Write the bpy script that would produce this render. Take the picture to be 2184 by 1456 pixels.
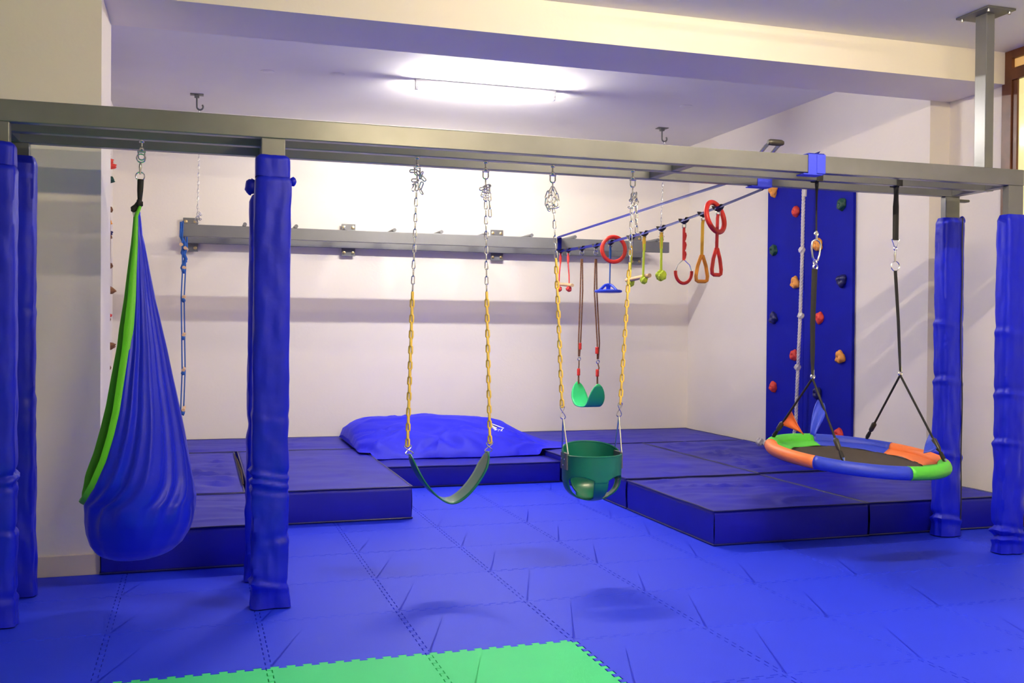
import bpy, bmesh, math, random
import numpy as np
from mathutils import Vector, Matrix, Euler, noise

for o in list(bpy.data.objects):
    bpy.data.objects.remove(o, do_unlink=True)
scene = bpy.context.scene
COL = scene.collection

# ------------------------------------------------------------------ camera
F_PX, W_PX, H_PX = 2119.0, 2184.0, 1456.0
YAW, PITCH, ROLL, CAM_H = 0.3032, -0.0104, 0.0078, 1.249
fw = Vector((math.sin(YAW)*math.cos(PITCH), math.cos(YAW)*math.cos(PITCH), math.sin(PITCH)))
rt0 = Vector((math.cos(YAW), -math.sin(YAW), 0.0))
up0 = rt0.cross(fw)
rt = rt0*math.cos(ROLL) + up0*math.sin(ROLL)
up = -rt0*math.sin(ROLL) + up0*math.cos(ROLL)
CAM = Vector((0, 0, CAM_H))
cd = bpy.data.cameras.new('camera')
cd.sensor_width = 36.0
cd.lens = 36.0*F_PX/W_PX
cd.clip_start = 0.05
cam = bpy.data.objects.new('camera', cd)
COL.objects.link(cam)
cam.matrix_world = Matrix(((rt.x, up.x, -fw.x, 0), (rt.y, up.y, -fw.y, 0), (rt.z, up.z, -fw.z, CAM_H), (0, 0, 0, 1)))
scene.camera = cam

# ------------------------------------------------------------------ world, exposure
w = bpy.data.worlds.new('world'); scene.world = w
w.use_nodes = True
w.node_tree.nodes['Background'].inputs[0].default_value = (0.9, 0.92, 1.0, 1)
w.node_tree.nodes['Background'].inputs[1].default_value = 0.02
scene.view_settings.view_transform = 'Standard'
scene.view_settings.look = 'None'
scene.view_settings.gamma = 1.0
scene.view_settings.use_curve_mapping = False
scene.view_settings.exposure = 1.74
ALCOVE_TUBE = (178.0, (1.0, 0.94, 0.84))
HALL_TUBE = (165.0, (1.0, 0.84, 0.55))
REAR_TUBE = (190.0, (1.0, 0.81, 0.48))

def ray(u, v):
    return fw + rt*((u - W_PX/2)/F_PX) - up*((v - H_PX/2)/F_PX)
def PY(u, v, y):
    d = ray(u, v); return CAM + d*(y/d.y)
def PX(u, v, x):
    d = ray(u, v); return CAM + d*(x/d.x)
def PZ(u, v, z):
    d = ray(u, v); return CAM + d*((z - CAM_H)/d.z)
def proj(p):
    q = Vector(p) - CAM; z = q.dot(fw)
    return (W_PX/2 + F_PX*q.dot(rt)/z, H_PX/2 - F_PX*q.dot(up)/z)

# ------------------------------------------------------------------ materials
def material(name, col, rough=0.6, metal=0.0, bump=0.0, bscale=60.0, var=0.0, vscale=6.0, spec=0.5, coat=0.0, sheen=0.0, detail=3.0):
    m = bpy.data.materials.new(name); m.use_nodes = True
    nt = m.node_tree; b = nt.nodes['Principled BSDF']
    b.inputs['Roughness'].default_value = rough
    b.inputs['Metallic'].default_value = metal
    b.inputs['Specular IOR Level'].default_value = spec
    b.inputs['Coat Weight'].default_value = coat
    b.inputs['Sheen Weight'].default_value = sheen
    tc = nt.nodes.new('ShaderNodeTexCoord')
    if var > 0:
        n = nt.nodes.new('ShaderNodeTexNoise'); n.inputs['Scale'].default_value = vscale; n.inputs['Detail'].default_value = 4
        nt.links.new(tc.outputs['Object'], n.inputs['Vector'])
        r = nt.nodes.new('ShaderNodeValToRGB')
        r.color_ramp.elements[0].position = 0.3; r.color_ramp.elements[1].position = 0.7
        r.color_ramp.elements[0].color = tuple(c*(1-var) for c in col) + (1,)
        r.color_ramp.elements[1].color = tuple(min(1, c*(1+var)) for c in col) + (1,)
        nt.links.new(n.outputs['Fac'], r.inputs['Fac'])
        nt.links.new(r.outputs['Color'], b.inputs['Base Color'])
    else:
        b.inputs['Base Color'].default_value = tuple(col) + (1,)
    if bump > 0:
        n2 = nt.nodes.new('ShaderNodeTexNoise'); n2.inputs['Scale'].default_value = bscale; n2.inputs['Detail'].default_value = detail
        nt.links.new(tc.outputs['Object'], n2.inputs['Vector'])
        bp = nt.nodes.new('ShaderNodeBump'); bp.inputs['Strength'].default_value = bump; bp.inputs['Distance'].default_value = 0.01
        nt.links.new(n2.outputs['Fac'], bp.inputs['Height'])
        nt.links.new(bp.outputs['Normal'], b.inputs['Normal'])
    return m
def emission(name, col, strength):
    m = bpy.data.materials.new(name); m.use_nodes = True
    nt = m.node_tree; nt.nodes.clear()
    e = nt.nodes.new('ShaderNodeEmission'); e.inputs[0].default_value = tuple(col) + (1,); e.inputs[1].default_value = strength
    o = nt.nodes.new('ShaderNodeOutputMaterial'); nt.links.new(e.outputs[0], o.inputs[0])
    return m

M = {}
M['wall'] = material('wall_paint', (0.86, 0.805, 0.73), 0.75, bump=0.08, bscale=40, var=0.015, vscale=2)
M['ceiling'] = material('ceiling_paint', (0.80, 0.78, 0.76), 0.8, bump=0.12, bscale=9, var=0.015, vscale=2)
M['skirting'] = material('skirting_paint', (0.74, 0.66, 0.53), 0.5)
M['steel'] = material('grey_steel_paint', (0.195, 0.197, 0.203), 0.30, 0.30, bump=0.03, bscale=30, var=0.10, vscale=4)
M['railsteel'] = material('rail_steel_paint', (0.165, 0.168, 0.18), 0.4, 0.15, bump=0.03, bscale=30, var=0.08, vscale=4)
M['plate'] = material('plate_steel', (0.13, 0.13, 0.135), 0.45, 0.3)
M['chrome'] = material('galvanised_steel', (0.72, 0.72, 0.72), 0.22, 1.0)
M['brass'] = material('brass_bolt', (0.62, 0.50, 0.28), 0.3, 1.0)
M['foam'] = material('blue_foam', (0.010, 0.036, 0.88), 0.58, spec=0.36, bump=0.12, bscale=260, var=0.04, vscale=1.3)
M['greenfoam'] = material('green_foam', (0.050, 0.68, 0.27), 0.62, spec=0.3, bump=0.12, bscale=260, var=0.04, vscale=1.5)
M['underlay'] = material('dark_underlay', (0.01, 0.012, 0.12), 0.9)
M['vinyl'] = material('blue_vinyl', (0.002, 0.003, 0.40), 0.48, spec=0.38, bump=0.14, bscale=4, var=0.10, vscale=3, detail=5)
M['piping'] = material('navy_piping', (0.006, 0.008, 0.13), 0.35)
M['pad'] = material('pad_vinyl', (0.003, 0.010, 0.62), 0.44, spec=0.38, bump=0.32, bscale=11, var=0.06, vscale=6, detail=4)
M['cushion'] = material('cushion_canvas', (0.008, 0.010, 0.80), 0.6, spec=0.35, bump=0.25, bscale=8, var=0.05, vscale=4, detail=5)
M['white'] = material('white_print', (0.85, 0.85, 0.88), 0.6)
M['black'] = material('black_webbing', (0.012, 0.011, 0.012), 0.7, bump=0.3, bscale=300)
M['yellow'] = material('yellow_coating', (0.97, 0.64, 0.11), 0.4)
M['dkgreen'] = material('dark_green_rubber', (0.004, 0.15, 0.095), 0.36, coat=0.15, var=0.05)
M['seatgreen'] = material('light_green_plastic', (0.045, 0.74, 0.24), 0.35)
M['red'] = material('red_plastic', (0.78, 0.035, 0.025), 0.4)
M['redrope'] = material('red_rope', (0.75, 0.05, 0.05), 0.7, bump=0.4, bscale=300)
M['orange'] = material('orange_plastic', (0.90, 0.36, 0.03), 0.45)
M['holdorange'] = material('orange_hold', (0.88, 0.36, 0.06), 0.55, bump=0.2, bscale=80)
M['holdred'] = material('red_hold', (0.74, 0.05, 0.035), 0.55, bump=0.2, bscale=80)
M['holdgreen'] = material('green_hold', (0.006, 0.06, 0.045), 0.5, bump=0.2, bscale=80)
M['holdnavy'] = material('navy_hold', (0.010, 0.012, 0.12), 0.4, bump=0.2, bscale=80)
M['holdbrown'] = material('brown_hold', (0.20, 0.08, 0.03), 0.6, bump=0.2, bscale=80)
M['limerope'] = material('lime_rope', (0.62, 0.80, 0.05), 0.7, bump=0.5, bscale=250)
M['yellowstrap'] = material('yellow_strap', (0.88, 0.55, 0.05), 0.6)
M['blueplastic'] = material('blue_plastic', (0.02, 0.06, 0.68), 0.38)
M['bluerope'] = material('blue_rope', (0.01, 0.10, 0.45), 0.7, bump=0.4, bscale=300)
M['brownrope'] = material('brown_rope', (0.20, 0.085, 0.04), 0.8, bump=0.6, bscale=220, var=0.4, vscale=90)
M['wood'] = material('turned_wood', (0.72, 0.47, 0.26), 0.5, bump=0.1, bscale=40, var=0.1, vscale=12)
M['whiterope'] = material('white_rope', (0.74, 0.70, 0.68), 0.8, bump=0.3, bscale=200)
M['strap'] = material('blue_webbing', (0.001, 0.003, 0.13), 0.6, spec=0.15, bump=0.2, bscale=300)
M['sleeve'] = material('blue_sleeve', (0.040, 0.060, 0.72), 0.6, bump=0.2, bscale=60)
M['board'] = material('blue_board', (0.001, 0.005, 0.34), 0.6, spec=0.15, bump=0.08, bscale=50, var=0.05)
M['lycra'] = material('blue_lycra', (0.002, 0.012, 0.70), 0.36, spec=0.3, bump=0.06, bscale=40, sheen=0.1)
M['lime'] = material('lime_trim', (0.13, 0.62, 0.02), 0.45, bump=0.1, bscale=60)
M['sgreen'] = material('saucer_green', (0.10, 0.66, 0.05), 0.5, bump=0.1, bscale=60)
M['sorange'] = material('saucer_orange', (0.92, 0.22, 0.06), 0.5, bump=0.1, bscale=60)
M['sblue'] = material('saucer_blue', (0.025, 0.055, 0.62), 0.5, bump=0.1, bscale=60)
M['smat'] = material('saucer_mesh', (0.055, 0.042, 0.036), 0.75, bump=0.4, bscale=400)
M['grip'] = material('black_grip', (0.03, 0.026, 0.022), 0.45)
M['doorwood'] = material('stained_wood', (0.135, 0.042, 0.018), 0.4, bump=0.1, bscale=25, var=0.25, vscale=10)
M['lampwhite'] = material('lamp_body', (0.85, 0.85, 0.85), 0.4)
M['inner'] = material('mat_foam', (0.05, 0.028, 0.012), 0.9)

def glass_lit(name, col, strength):
    m = bpy.data.materials.new(name); m.use_nodes = True
    b = m.node_tree.nodes['Principled BSDF']
    b.inputs['Base Color'].default_value = (0.35, 0.32, 0.2, 1)
    b.inputs['Roughness'].default_value = 0.08
    b.inputs['Emission Color'].default_value = tuple(col) + (1,)
    b.inputs['Emission Strength'].default_value = strength
    return m
M['glass'] = glass_lit('frosted_lit_glass', (1.0, 0.86, 0.36), 0.24)
M['transom'] = glass_lit('amber_lit_glass', (0.95, 0.45, 0.11), 0.16)

# ------------------------------------------------------------------ mesh helpers
class MB:
    def __init__(s): s.v = []; s.f = []
    def add(s, vs, fs):
        o = len(s.v); s.v += [tuple(p) for p in vs]; s.f += [tuple(i+o for i in f) for f in fs]; return s
    def box(s, a, b):
        x0, y0, z0 = a; x1, y1, z1 = b
        return s.add([(x0,y0,z0),(x1,y0,z0),(x1,y1,z0),(x0,y1,z0),(x0,y0,z1),(x1,y0,z1),(x1,y1,z1),(x0,y1,z1)],
              [(0,3,2,1),(4,5,6,7),(0,1,5,4),(1,2,6,5),(2,3,7,6),(3,0,4,7)])
    def tube(s, pts, r, n=8, closed=False, cap=True, rb=None, ref=None):
        """tube along pts; r a number or list; rb second radius (flattened section)"""
        pts = [Vector(p) for p in pts]; N = len(pts)
        rs = r if isinstance(r, (list, tuple)) else [r]*N
        rbs = rb if isinstance(rb, (list, tuple)) else ([rb]*N if rb else rs)
        tang = []
        for i in range(N):
            if closed: t = pts[(i+1) % N] - pts[i-1]
            else: t = pts[min(i+1, N-1)] - pts[max(i-1, 0)]
            if t.length < 1e-9: t = Vector((0, 0, 1))
            tang.append(t.normalized())
        nrm = Vector(ref) if ref else (Vector((0, 1, 0)) if abs(tang[0].y) < 0.9 else Vector((1, 0, 0)))
        vs = []
        for i in range(N):
            t = tang[i]; nrm = (nrm - t*nrm.dot(t))
            if nrm.length < 1e-6: nrm = t.orthogonal()
            nrm.normalize(); bn = t.cross(nrm)
            for k in range(n):
                a = 2*math.pi*k/n
                vs.append(pts[i] + nrm*(math.cos(a)*rs[i]) + bn*(math.sin(a)*rbs[i]))
        fs = []
        m = N if closed else N-1
        for i in range(m):
            j = (i+1) % N
            for k in range(n):
                k2 = (k+1) % n
                fs.append((i*n+k, i*n+k2, j*n+k2, j*n+k))
        if not closed and cap:
            fs.append(tuple(range(n-1, -1, -1))); fs.append(tuple((N-1)*n+k for k in range(n)))
        return s.add(vs, fs)
    def lathe(s, prof, c=(0, 0, 0), n=16, axis='z'):
        vs = []; fs = []
        for (r, z) in prof:
            for k in range(n):
                a = 2*math.pi*k/n
                p = (r*math.cos(a), r*math.sin(a), z)
                if axis == 'y': p = (p[0], p[2], p[1])
                if axis == 'x': p = (p[2], p[0], p[1])
                vs.append((p[0]+c[0], p[1]+c[1], p[2]+c[2]))
        for i in range(len(prof)-1):
            for k in range(n):
                k2 = (k+1) % n
                fs.append((i*n+k, i*n+k2, (i+1)*n+k2, (i+1)*n+k))
        fs.append(tuple(range(n-1, -1, -1))); fs.append(tuple((len(prof)-1)*n+k for k in range(n)))
        return s.add(vs, fs)
    def grid(s, fn, nu, nv, wrapu=False):
        vs = []; fs = []
        cu = nu if wrapu else nu+1
        for j in range(nv+1):
            for i in range(cu):
                vs.append(fn(i/nu, j/nv))
        for j in range(nv):
            for i in range(nu):
                i2 = (i+1) % cu
                fs.append((j*cu+i, j*cu+i2, (j+1)*cu+i2, (j+1)*cu+i))
        return s.add(vs, fs)
    def mesh(s, name):
        me = bpy.data.meshes.new(name); me.from_pydata(s.v, [], s.f); me.update(); return me

def recalc(me, bevel=0.0, segs=2):
    bm = bmesh.new(); bm.from_mesh(me)
    if bevel > 0:
        bmesh.ops.bevel(bm, geom=list(bm.edges), offset=bevel, segments=segs, profile=0.5, affect='EDGES')
    bmesh.ops.recalc_face_normals(bm, faces=bm.faces)
    bm.to_mesh(me); bm.free()

def obj(name, mb, mat, parent=None, smooth=True, bevel=0.0, solid=0.0, sub=0, loc=None):
    if bevel > 0: smooth = False
    me = mb if isinstance(mb, bpy.types.Mesh) else mb.mesh(name)
    if not isinstance(mb, bpy.types.Mesh): recalc(me, bevel)
    if mat is not None and len(me.materials) == 0: me.materials.append(mat)
    if smooth:
        me.polygons.foreach_set('use_smooth', [True]*len(me.polygons))
        if not isinstance(mb, bpy.types.Mesh):
            try: me.set_sharp_from_angle(angle=math.radians(50))
            except Exception: pass
    o = bpy.data.objects.new(name, me); COL.objects.link(o)
    if loc is not None: o.location = loc
    if parent: 
        o.parent = parent
        o.matrix_parent_inverse = Matrix.Translation(parent.location).inverted()
    if solid:
        md = o.modifiers.new('thickness', 'SOLIDIFY'); md.thickness = solid; md.offset = 0
    if sub:
        md = o.modifiers.new('smooth', 'SUBSURF'); md.levels = sub; md.render_levels = sub
    return o
def thing(name, label, cat, loc=(0, 0, 0), group=None):
    o = bpy.data.objects.new(name, None); COL.objects.link(o); o.location = loc; o.empty_display_size = 0.1
    o['label'] = label; o['category'] = cat
    if group: o['group'] = group
    return o
def tag(o, label, cat, group=None):
    o['label'] = label; o['category'] = cat
    if group: o['group'] = group
    return o
def struct(name, mb, mat, bevel=0.0, parent=None, label=None):
    o = obj(name, mb, mat, parent, smooth=False, bevel=bevel)
    o['kind'] = 'structure'
    if label: o['label'] = label
    return o
def nz(x, y, z, s=1.0, seed=0.0):
    return noise.noise(Vector((x*s+seed*13.7, y*s-seed*7.1, z*s+seed*3.3)))

# ------------------------------------------------------------------ room shell
XR, XO, XL, YB = 5.03, 5.20, -0.77, 9.70      # alcove right wall, hall right wall, alcove left wall, back wall
YF, YK = 5.43, 5.98                             # front and back of the dropped beam
ZC, ZH, ZS = 3.26, 3.155, 2.94                  # alcove ceiling, hall ceiling, beam underside
XPL = -0.487
struct('wall_back', MB().box((XL-0.2, YB, -0.02), (XR+0.4, YB+0.15, ZC)), M['wall'], label='pale cream painted wall at the back of the alcove')
struct('wall_right', MB().box((XR, YK, -0.02), (XR+0.35, YB, ZC)), M['wall'], label='pale alcove side wall behind the climbing board')
struct('wall_left', MB().box((XL-0.2, YK, -0.02), (XL, YB, ZC)), M['wall'], label='pale alcove side wall behind the pod swing')
struct('wall_pillar', MB().box((-3.0, YF, -0.02), (XPL, YK, ZC)), M['wall'], label='cream front wall ending in a pillar beside the alcove')
struct('wall_hall_right', MB().box((XO, -3.5, -0.02), (XO+0.15, YK, ZC)), M['wall'])
struct('wall_hall_left', MB().box((-3.15, -3.5, -0.02), (-3.0, YK, ZC)), M['wall'])
struct('wall_front', MB().box((-3.15, -3.65, -0.02), (XO+0.15, -3.5, ZC)), M['wall'])
ceil = struct('ceiling', MB().box((XL-0.2, YK, ZC), (XR+0.4, YB+0.15, ZC+0.1)), M['ceiling'], label='white alcove ceiling around the tube lamp')
struct('ceiling_hall', MB().box((-3.15, -3.65, ZH), (XO+0.15, YF, ZH+0.2)), M['ceiling'], label='white hall ceiling above the beam')
struct('trim_1', MB().box((XPL-0.02, YF, ZS), (XO+0.05, YK, ZC+0.1)), M['wall'], label='deep dropped ceiling beam across the alcove mouth')
struct('baseboard_left', MB().box((-3.0, YF-0.014, 0.0), (XPL+0.004, YF+0.001, 0.105)), M['skirting'], bevel=0.003, label='cream skirting board along the pillar foot')
for (u, v) in ((570, 152), (720, 158), (1463, 226)):
    p = PZ(u, v, ZC)
    c = MB().lathe([(0.05, -0.006), (0.055, -0.003), (0.055, 0.001)], (p.x, p.y, ZC), 20)
    obj('ceiling_patch', c, M['ceiling'], ceil)

# ------------------------------------------------------------------ floor of interlocking foam tiles
T = 0.6
TX, TY, TTH = 0.833, 3.742, 0.0040
floor = struct('floor', MB().box((-3.0, -3.5, -0.06), (XO+0.1, YB+0.05, -0.013)), M['underlay'], label='floor laid with interlocking blue and green foam tiles')
def tooth_edge(n=10, depth=0.020):
    """polyline along t in [0,T], returns (t, offset) with dovetail teeth"""
    pts = [(0.0, 0.0)]; p = T/n
    for i in range(n):
        a = i*p
        pts += [(a+p*0.27, 0.0), (a+p*0.21, depth), (a+p*0.79, depth), (a+p*0.73, 0.0)]
    pts.append((T, 0.0)); return pts
def tile_mesh():
    E = tooth_edge(); g = 0.0015
    bot = [(t, o + g) for t, o in E]; top = [(t, T + o - g) for t, o in E]
    lef = [(o + g, t) for t, o in E]; rig = [(T + o - g, t) for t, o in E]
    bot[0] = (g, g); lef[0] = (g, g); bot[-1] = (T-g, g); rig[0] = (T-g, g); rig[-1] = (T-g, T-g); top[-1] = (T-g, T-g); top[0] = (g, T-g); lef[-1] = (g, T-g)
    loop = bot[:-1] + rig[:-1] + top[::-1][:-1] + lef[::-1][:-1]
    n = len(loop)
    mb = MB(); z0 = -0.0125
    vs = [(x, y, z0) for x, y in loop] + [(x, y, -0.0012) for x, y in loop]
    c = Vector((T/2, T/2))
    for x, y in loop:
        d = (c - Vector((x, y))); d = d.normalized()*0.0012
        vs.append((x+d.x, y+d.y, 0.0))
    fs = [(i, (i+1) % n, n+(i+1) % n, n+i) for i in range(n)] + [(n+i, n+(i+1) % n, 2*n+(i+1) % n, 2*n+i) for i in range(n)]
    fs.append(tuple(2*n+i for i in range(n)))
    me = bpy.data.meshes.new('floor_tile'); me.from_pydata(vs, [], fs); me.update(); recalc(me)
    return me
TM = {}
base = tile_mesh(); base.materials.append(M['foam']); TM['b'] = base
g2 = base.copy(); g2.materials.clear(); g2.materials.append(M['greenfoam']); TM['g'] = g2
rot = Matrix.Rotation(TTH, 4, 'Z')
rng = random.Random(4)
MAT_FOOT = [(-0.482, 0.36, 5.40, 6.47), (-0.765, 0.262, 6.50, 8.63), (0.300, 1.335, 6.47, 8.64), (-0.765, 1.29, 8.67, 9.69), (1.36, 2.845, 7.74, 9.69), (2.875, 5.0, 8.50, 9.69), (2.87, 3.925, 6.44, 8.47), (3.945, 5.0, 6.47, 8.47), (2.87, 3.925, 5.18, 6.41), (3.94, 4.99, 5.19, 6.44)]
def tile_free(x, y):
    for a in range(7):
        for b in range(7):
            px_, py_ = x + T*(a+0.5)/7, y + T*(b+0.5)/7
            if py_ > YF and px_ < XPL + 0.02: continue
            if py_ > YB or px_ > XR or px_ < -2.95: continue
            if any(f[0]-0.03 < px_ < f[1]+0.03 and f[2]-0.03 < py_ < f[3]+0.04 for f in MAT_FOOT): continue
            return True
    return False
for i in range(-6, 7):
    for j in range(-4, 8):
        x = TX + i*T; y = TY + j*T
        if not tile_free(x, y): continue
        green = (i <= 0 and j < 0)
        o = bpy.data.objects.new('floor_tile', TM['g' if green else 'b']); COL.objects.link(o)
        q = rot @ Vector((x - TX, y - TY, 0))
        o.location = (TX + q.x, TY + q.y, rng.uniform(-0.0006, 0.0006)); o.rotation_euler = (0, 0, TTH)
        o.parent = floor
# narrow cut strip that closes the floor up to the hall wall
obj('floor_strip', MB().box((5.056, 1.2, -0.0125), (XO, 5.18, -0.0008)), M['foam'], floor, smooth=False)

# ------------------------------------------------------------------ steel swing frame
FR = thing('swing_frame', 'grey steel swing frame with three parallel beams on padded posts', 'frame', (0.30, 4.8, 0))
HB, HT = 2.101, 2.193
XA, XE = -0.866, 4.486
BY = {'front_beam': 4.557, 'middle_beam': 4.784, 'rear_beam': 5.057}
for n, y in BY.items():
    obj(n, MB().box((XA, y, HB), (XE, y+0.05, HT)), M['steel'], FR, bevel=0.004)
def post(x0, x1, y0, y1, z0=0.02, z1=HB):
    return obj('post', MB().box((x0, y0, z0), (x1, y1, z1)), M['steel'], FR, bevel=0.004)
POSTS = []
for (xa, xb) in ((-0.864, -0.762), (0.252, 0.356), (4.380, 4.484)):
    for yf in (4.558, 5.058):
        post(xa, xb, yf, yf+0.048); POSTS.append(((xa+xb)/2, yf+0.024))
# cross members between the beams
for xa, xb in ((-0.864, -0.80), (0.27, 0.335), (2.375, 2.425), (4.42, 4.484)):
    for ya, yb in ((4.607, 4.784), (4.834, 5.057)):
        obj('crossbar', MB().box((xa, ya, HB+0.003), (xb, yb, HT-0.01)), M['steel'], FR, bevel=0.003)
obj('end_tab', MB().box((4.42, 5.10, HB-0.022), (4.60, 5.15, HB-0.006)), M['plate'], FR, bevel=0.006)
cp = obj('ceiling_post', MB().box((4.400, 4.765, HT-0.01), (4.460, 4.855, ZH-0.012)), M['steel'], FR, bevel=0.004)
pl = MB().box((-0.10, -0.13, 0), (0.10, 0.13, 0.012))
pm = pl.mesh('ceiling_plate'); recalc(pm, 0.002)
po = obj('ceiling_plate', pm, M['plate'], cp, loc=(4.432, 4.81, ZH-0.0125)); po.rotation_euler = (0, 0, 0.0)
for dx in (-0.075, 0.075):
    for dy in (-0.105, 0.105):
        obj('plate_bolt', MB().lathe([(0.009, -0.016), (0.010, -0.012), (0.010, 0.0)], (4.432+dx, 4.81+dy, ZH-0.0125), 8), M['chrome'], cp)

# grab handle on top of the frame
gh = thing('grab_handle', 'black U-shaped grab handle standing on top of the steel frame', 'handle', (2.96, 4.81, HT))
a, b = Vector((2.915, 4.70, 2.276)), Vector((2.985, 4.70, 2.276))
for p in (a, b):
    obj('handle_leg', MB().tube([Vector((p.x, 4.815, HT-0.002)), Vector((p.x, 4.80, 2.232)), Vector((p.x, 4.74, 2.262)), p], 0.009, 8, rb=0.012), M['chrome'], gh)
obj('handle_grip', MB().tube([a+Vector((-0.012, 0, 0)), a, a.lerp(b, 0.3), a.lerp(b, 0.7), b, b+Vector((0.012, 0, 0))], [0.012, 0.0165, 0.0175, 0.0175, 0.0165, 0.012], 10), M['grip'], gh)

# ------------------------------------------------------------------ padded sleeves round the posts
def make_pad(cx, cy, top, label, seed, folds, collar=True, knots=(), zipper=None, hx=0.079, hy=0.054):
    t = thing('post_pad', label, 'post pad', (cx, cy, 0), 'blue sleeves round the frame posts')
    body_top = top - (0.085 if collar else 0.02)
    NZ, NA = 190, 40
    def sec(a, ex):
        c, s = math.cos(a), math.sin(a)
        k = (abs(c)**ex + abs(s)**ex)**(-1/ex)
        return c*k, s*k
    def fn(u, v):
        z = 0.006 + v*(body_top - 0.006)
        a = 2*math.pi*u
        x, y = sec(a, 5.0)
        d = 0.0025*nz(x*2, y*2, z*2.0, 2.2, seed) + 0.0012*nz(x*3, y*3, z*7, 3, seed)
        loose = 0.5 + 0.9*max(0, 1 - z/1.1)
        d += 0.0080*loose*nz(x*1.4+z*0.8, y*1.4-z*0.6, z*5.0, 1.6, seed+2)
        for (fz, amp, wd, ph) in folds:
            q = (z - fz - 0.018*math.sin(a+ph))/wd
            d += amp*math.exp(-q*q)*(0.55+0.45*math.sin(a*1.0+ph)) - amp*0.8*math.exp(-((q-1.5)**2))*(0.6+0.4*math.cos(a+ph))
        e = 0
        if z < 0.07: e = 0.010*(1 - z/0.07)*(0.6+0.4*math.sin(3*a+seed))
        if v > 0.985: d -= 0.012*(v-0.985)/0.015
        sway = 0.010*math.sin(z*1.6+seed)*max(0, 1-z/2.0)
        return (cx + x*(hx + d + e) + sway*0.6 - 0.006*(1-z/2), cy + y*(hy + d + e), z)
    mb = MB().grid(fn, NA, NZ, wrapu=True)
    n0 = len(mb.v) - NA
    mb.f.append(tuple(range(n0, n0+NA)))
    obj('sleeve', mb, M['pad'], t)
    if collar:
        def fc(u, v):
            z = body_top - 0.012 + v*(top - body_top + 0.012)
            a = 2*math.pi*u; x, y = sec(a, 5.0)
            s = -0.004 + 0.003*nz(x, y, z*4, 3, seed+5)
            if v > 0.8: s -= 0.014*((v-0.8)/0.2)**2
            return (cx + x*(hx+s) - 0.002, cy + y*(hy+s), z + 0.004*nz(x, y, 0, 2, seed))
        mc = MB().grid(fc, NA, 14, wrapu=True)
        n0 = len(mc.v) - NA
        mc.f.append(tuple(range(n0, n0+NA)))
        obj('collar', mc, M['pad'], t)
    for (dx, dy, z, r) in knots:
        k = MB().grid(lambda u, v: (cx+dx+r*math.sin(math.pi*v)*math.cos(2*math.pi*u)*(1+0.3*nz(u*4, v*4, 1, 1, seed)), cy+dy+r*math.sin(math.pi*v)*math.sin(2*math.pi*u), z+1.25*r*math.cos(math.pi*v)*(1+0.25*nz(u*3, v*3, 2, 1, seed))), 12, 8, wrapu=True)
        obj('tie_knot', k, M['pad'], t)
    if zipper:
        zx, zy = zipper
        pts = [(cx+zx+0.008*math.sin(z*3.1)+0.004*math.sin(9*z), cy+zy, z) for z in np.linspace(0.1, body_top, 40)]
        obj('zip', MB().tube(pts, 0.0035, 6), M['grip'], t)
    return t
PTS = POSTS  # left front, left rear, mid front, mid rear, right front, right rear
make_pad(*PTS[0], 2.015, 'blue padded sleeve round the front left post, cut by the picture edge', 1, [(0.62, 0.013, 0.014, 0.3), (0.585, 0.010, 0.012, 5.9), (0.40, 0.013, 0.014, 5.2), (0.12, 0.010, 0.016, 5.5)])
make_pad(*PTS[1], 2.06, 'dark blue padded sleeve round the rear left post, in shade beside the pillar', 2, [(1.3, 0.003, 0.02, 1), (0.9, 0.003, 0.02, 0.4)], collar=False)
make_pad(*PTS[2], 2.025, 'blue padded sleeve round the front post right of the pod swing', 3, [(0.600, 0.015, 0.013, 5.2), (0.555, 0.015, 0.012, 4.6), (0.52, 0.010, 0.012, 5.6), (0.105, 0.016, 0.014, 4.9), (0.30, 0.007, 0.02, 0.5), (0.85, 0.005, 0.02, 5.5)], knots=((0.088, 0.0, 1.915, 0.016),))
make_pad(*PTS[3], 1.93, 'blue padded sleeve on the rear middle post, mostly hidden behind the front one', 4, [(0.70, 0.010, 0.05, 3.0), (0.36, 0.008, 0.03, 2.6)], collar=False, knots=((-0.070, 0.02, 1.955, 0.032),))
make_pad(*PTS[4], 1.955, 'blue padded sleeve round the front right post at the picture edge', 5, [(0.62, 0.010, 0.016, 4.2), (0.12, 0.018, 0.016, 4.4), (0.07, 0.014, 0.014, 3.9), (0.9, 0.007, 0.018, 4), (1.25, 0.005, 0.02, 4.6)], collar=False)
make_pad(*PTS[5], 1.99, 'blue padded sleeve with a dark zip round the rear right post behind the saucer', 6, [(0.95, 0.009, 0.018, 4.2), (0.50, 0.012, 0.018, 4.5), (0.10, 0.015, 0.016, 4.2), (1.3, 0.006, 0.02, 4.8)], collar=False, knots=((0.07, -0.02, 1.955, 0.022),), zipper=(0.050, -0.058))

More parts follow.
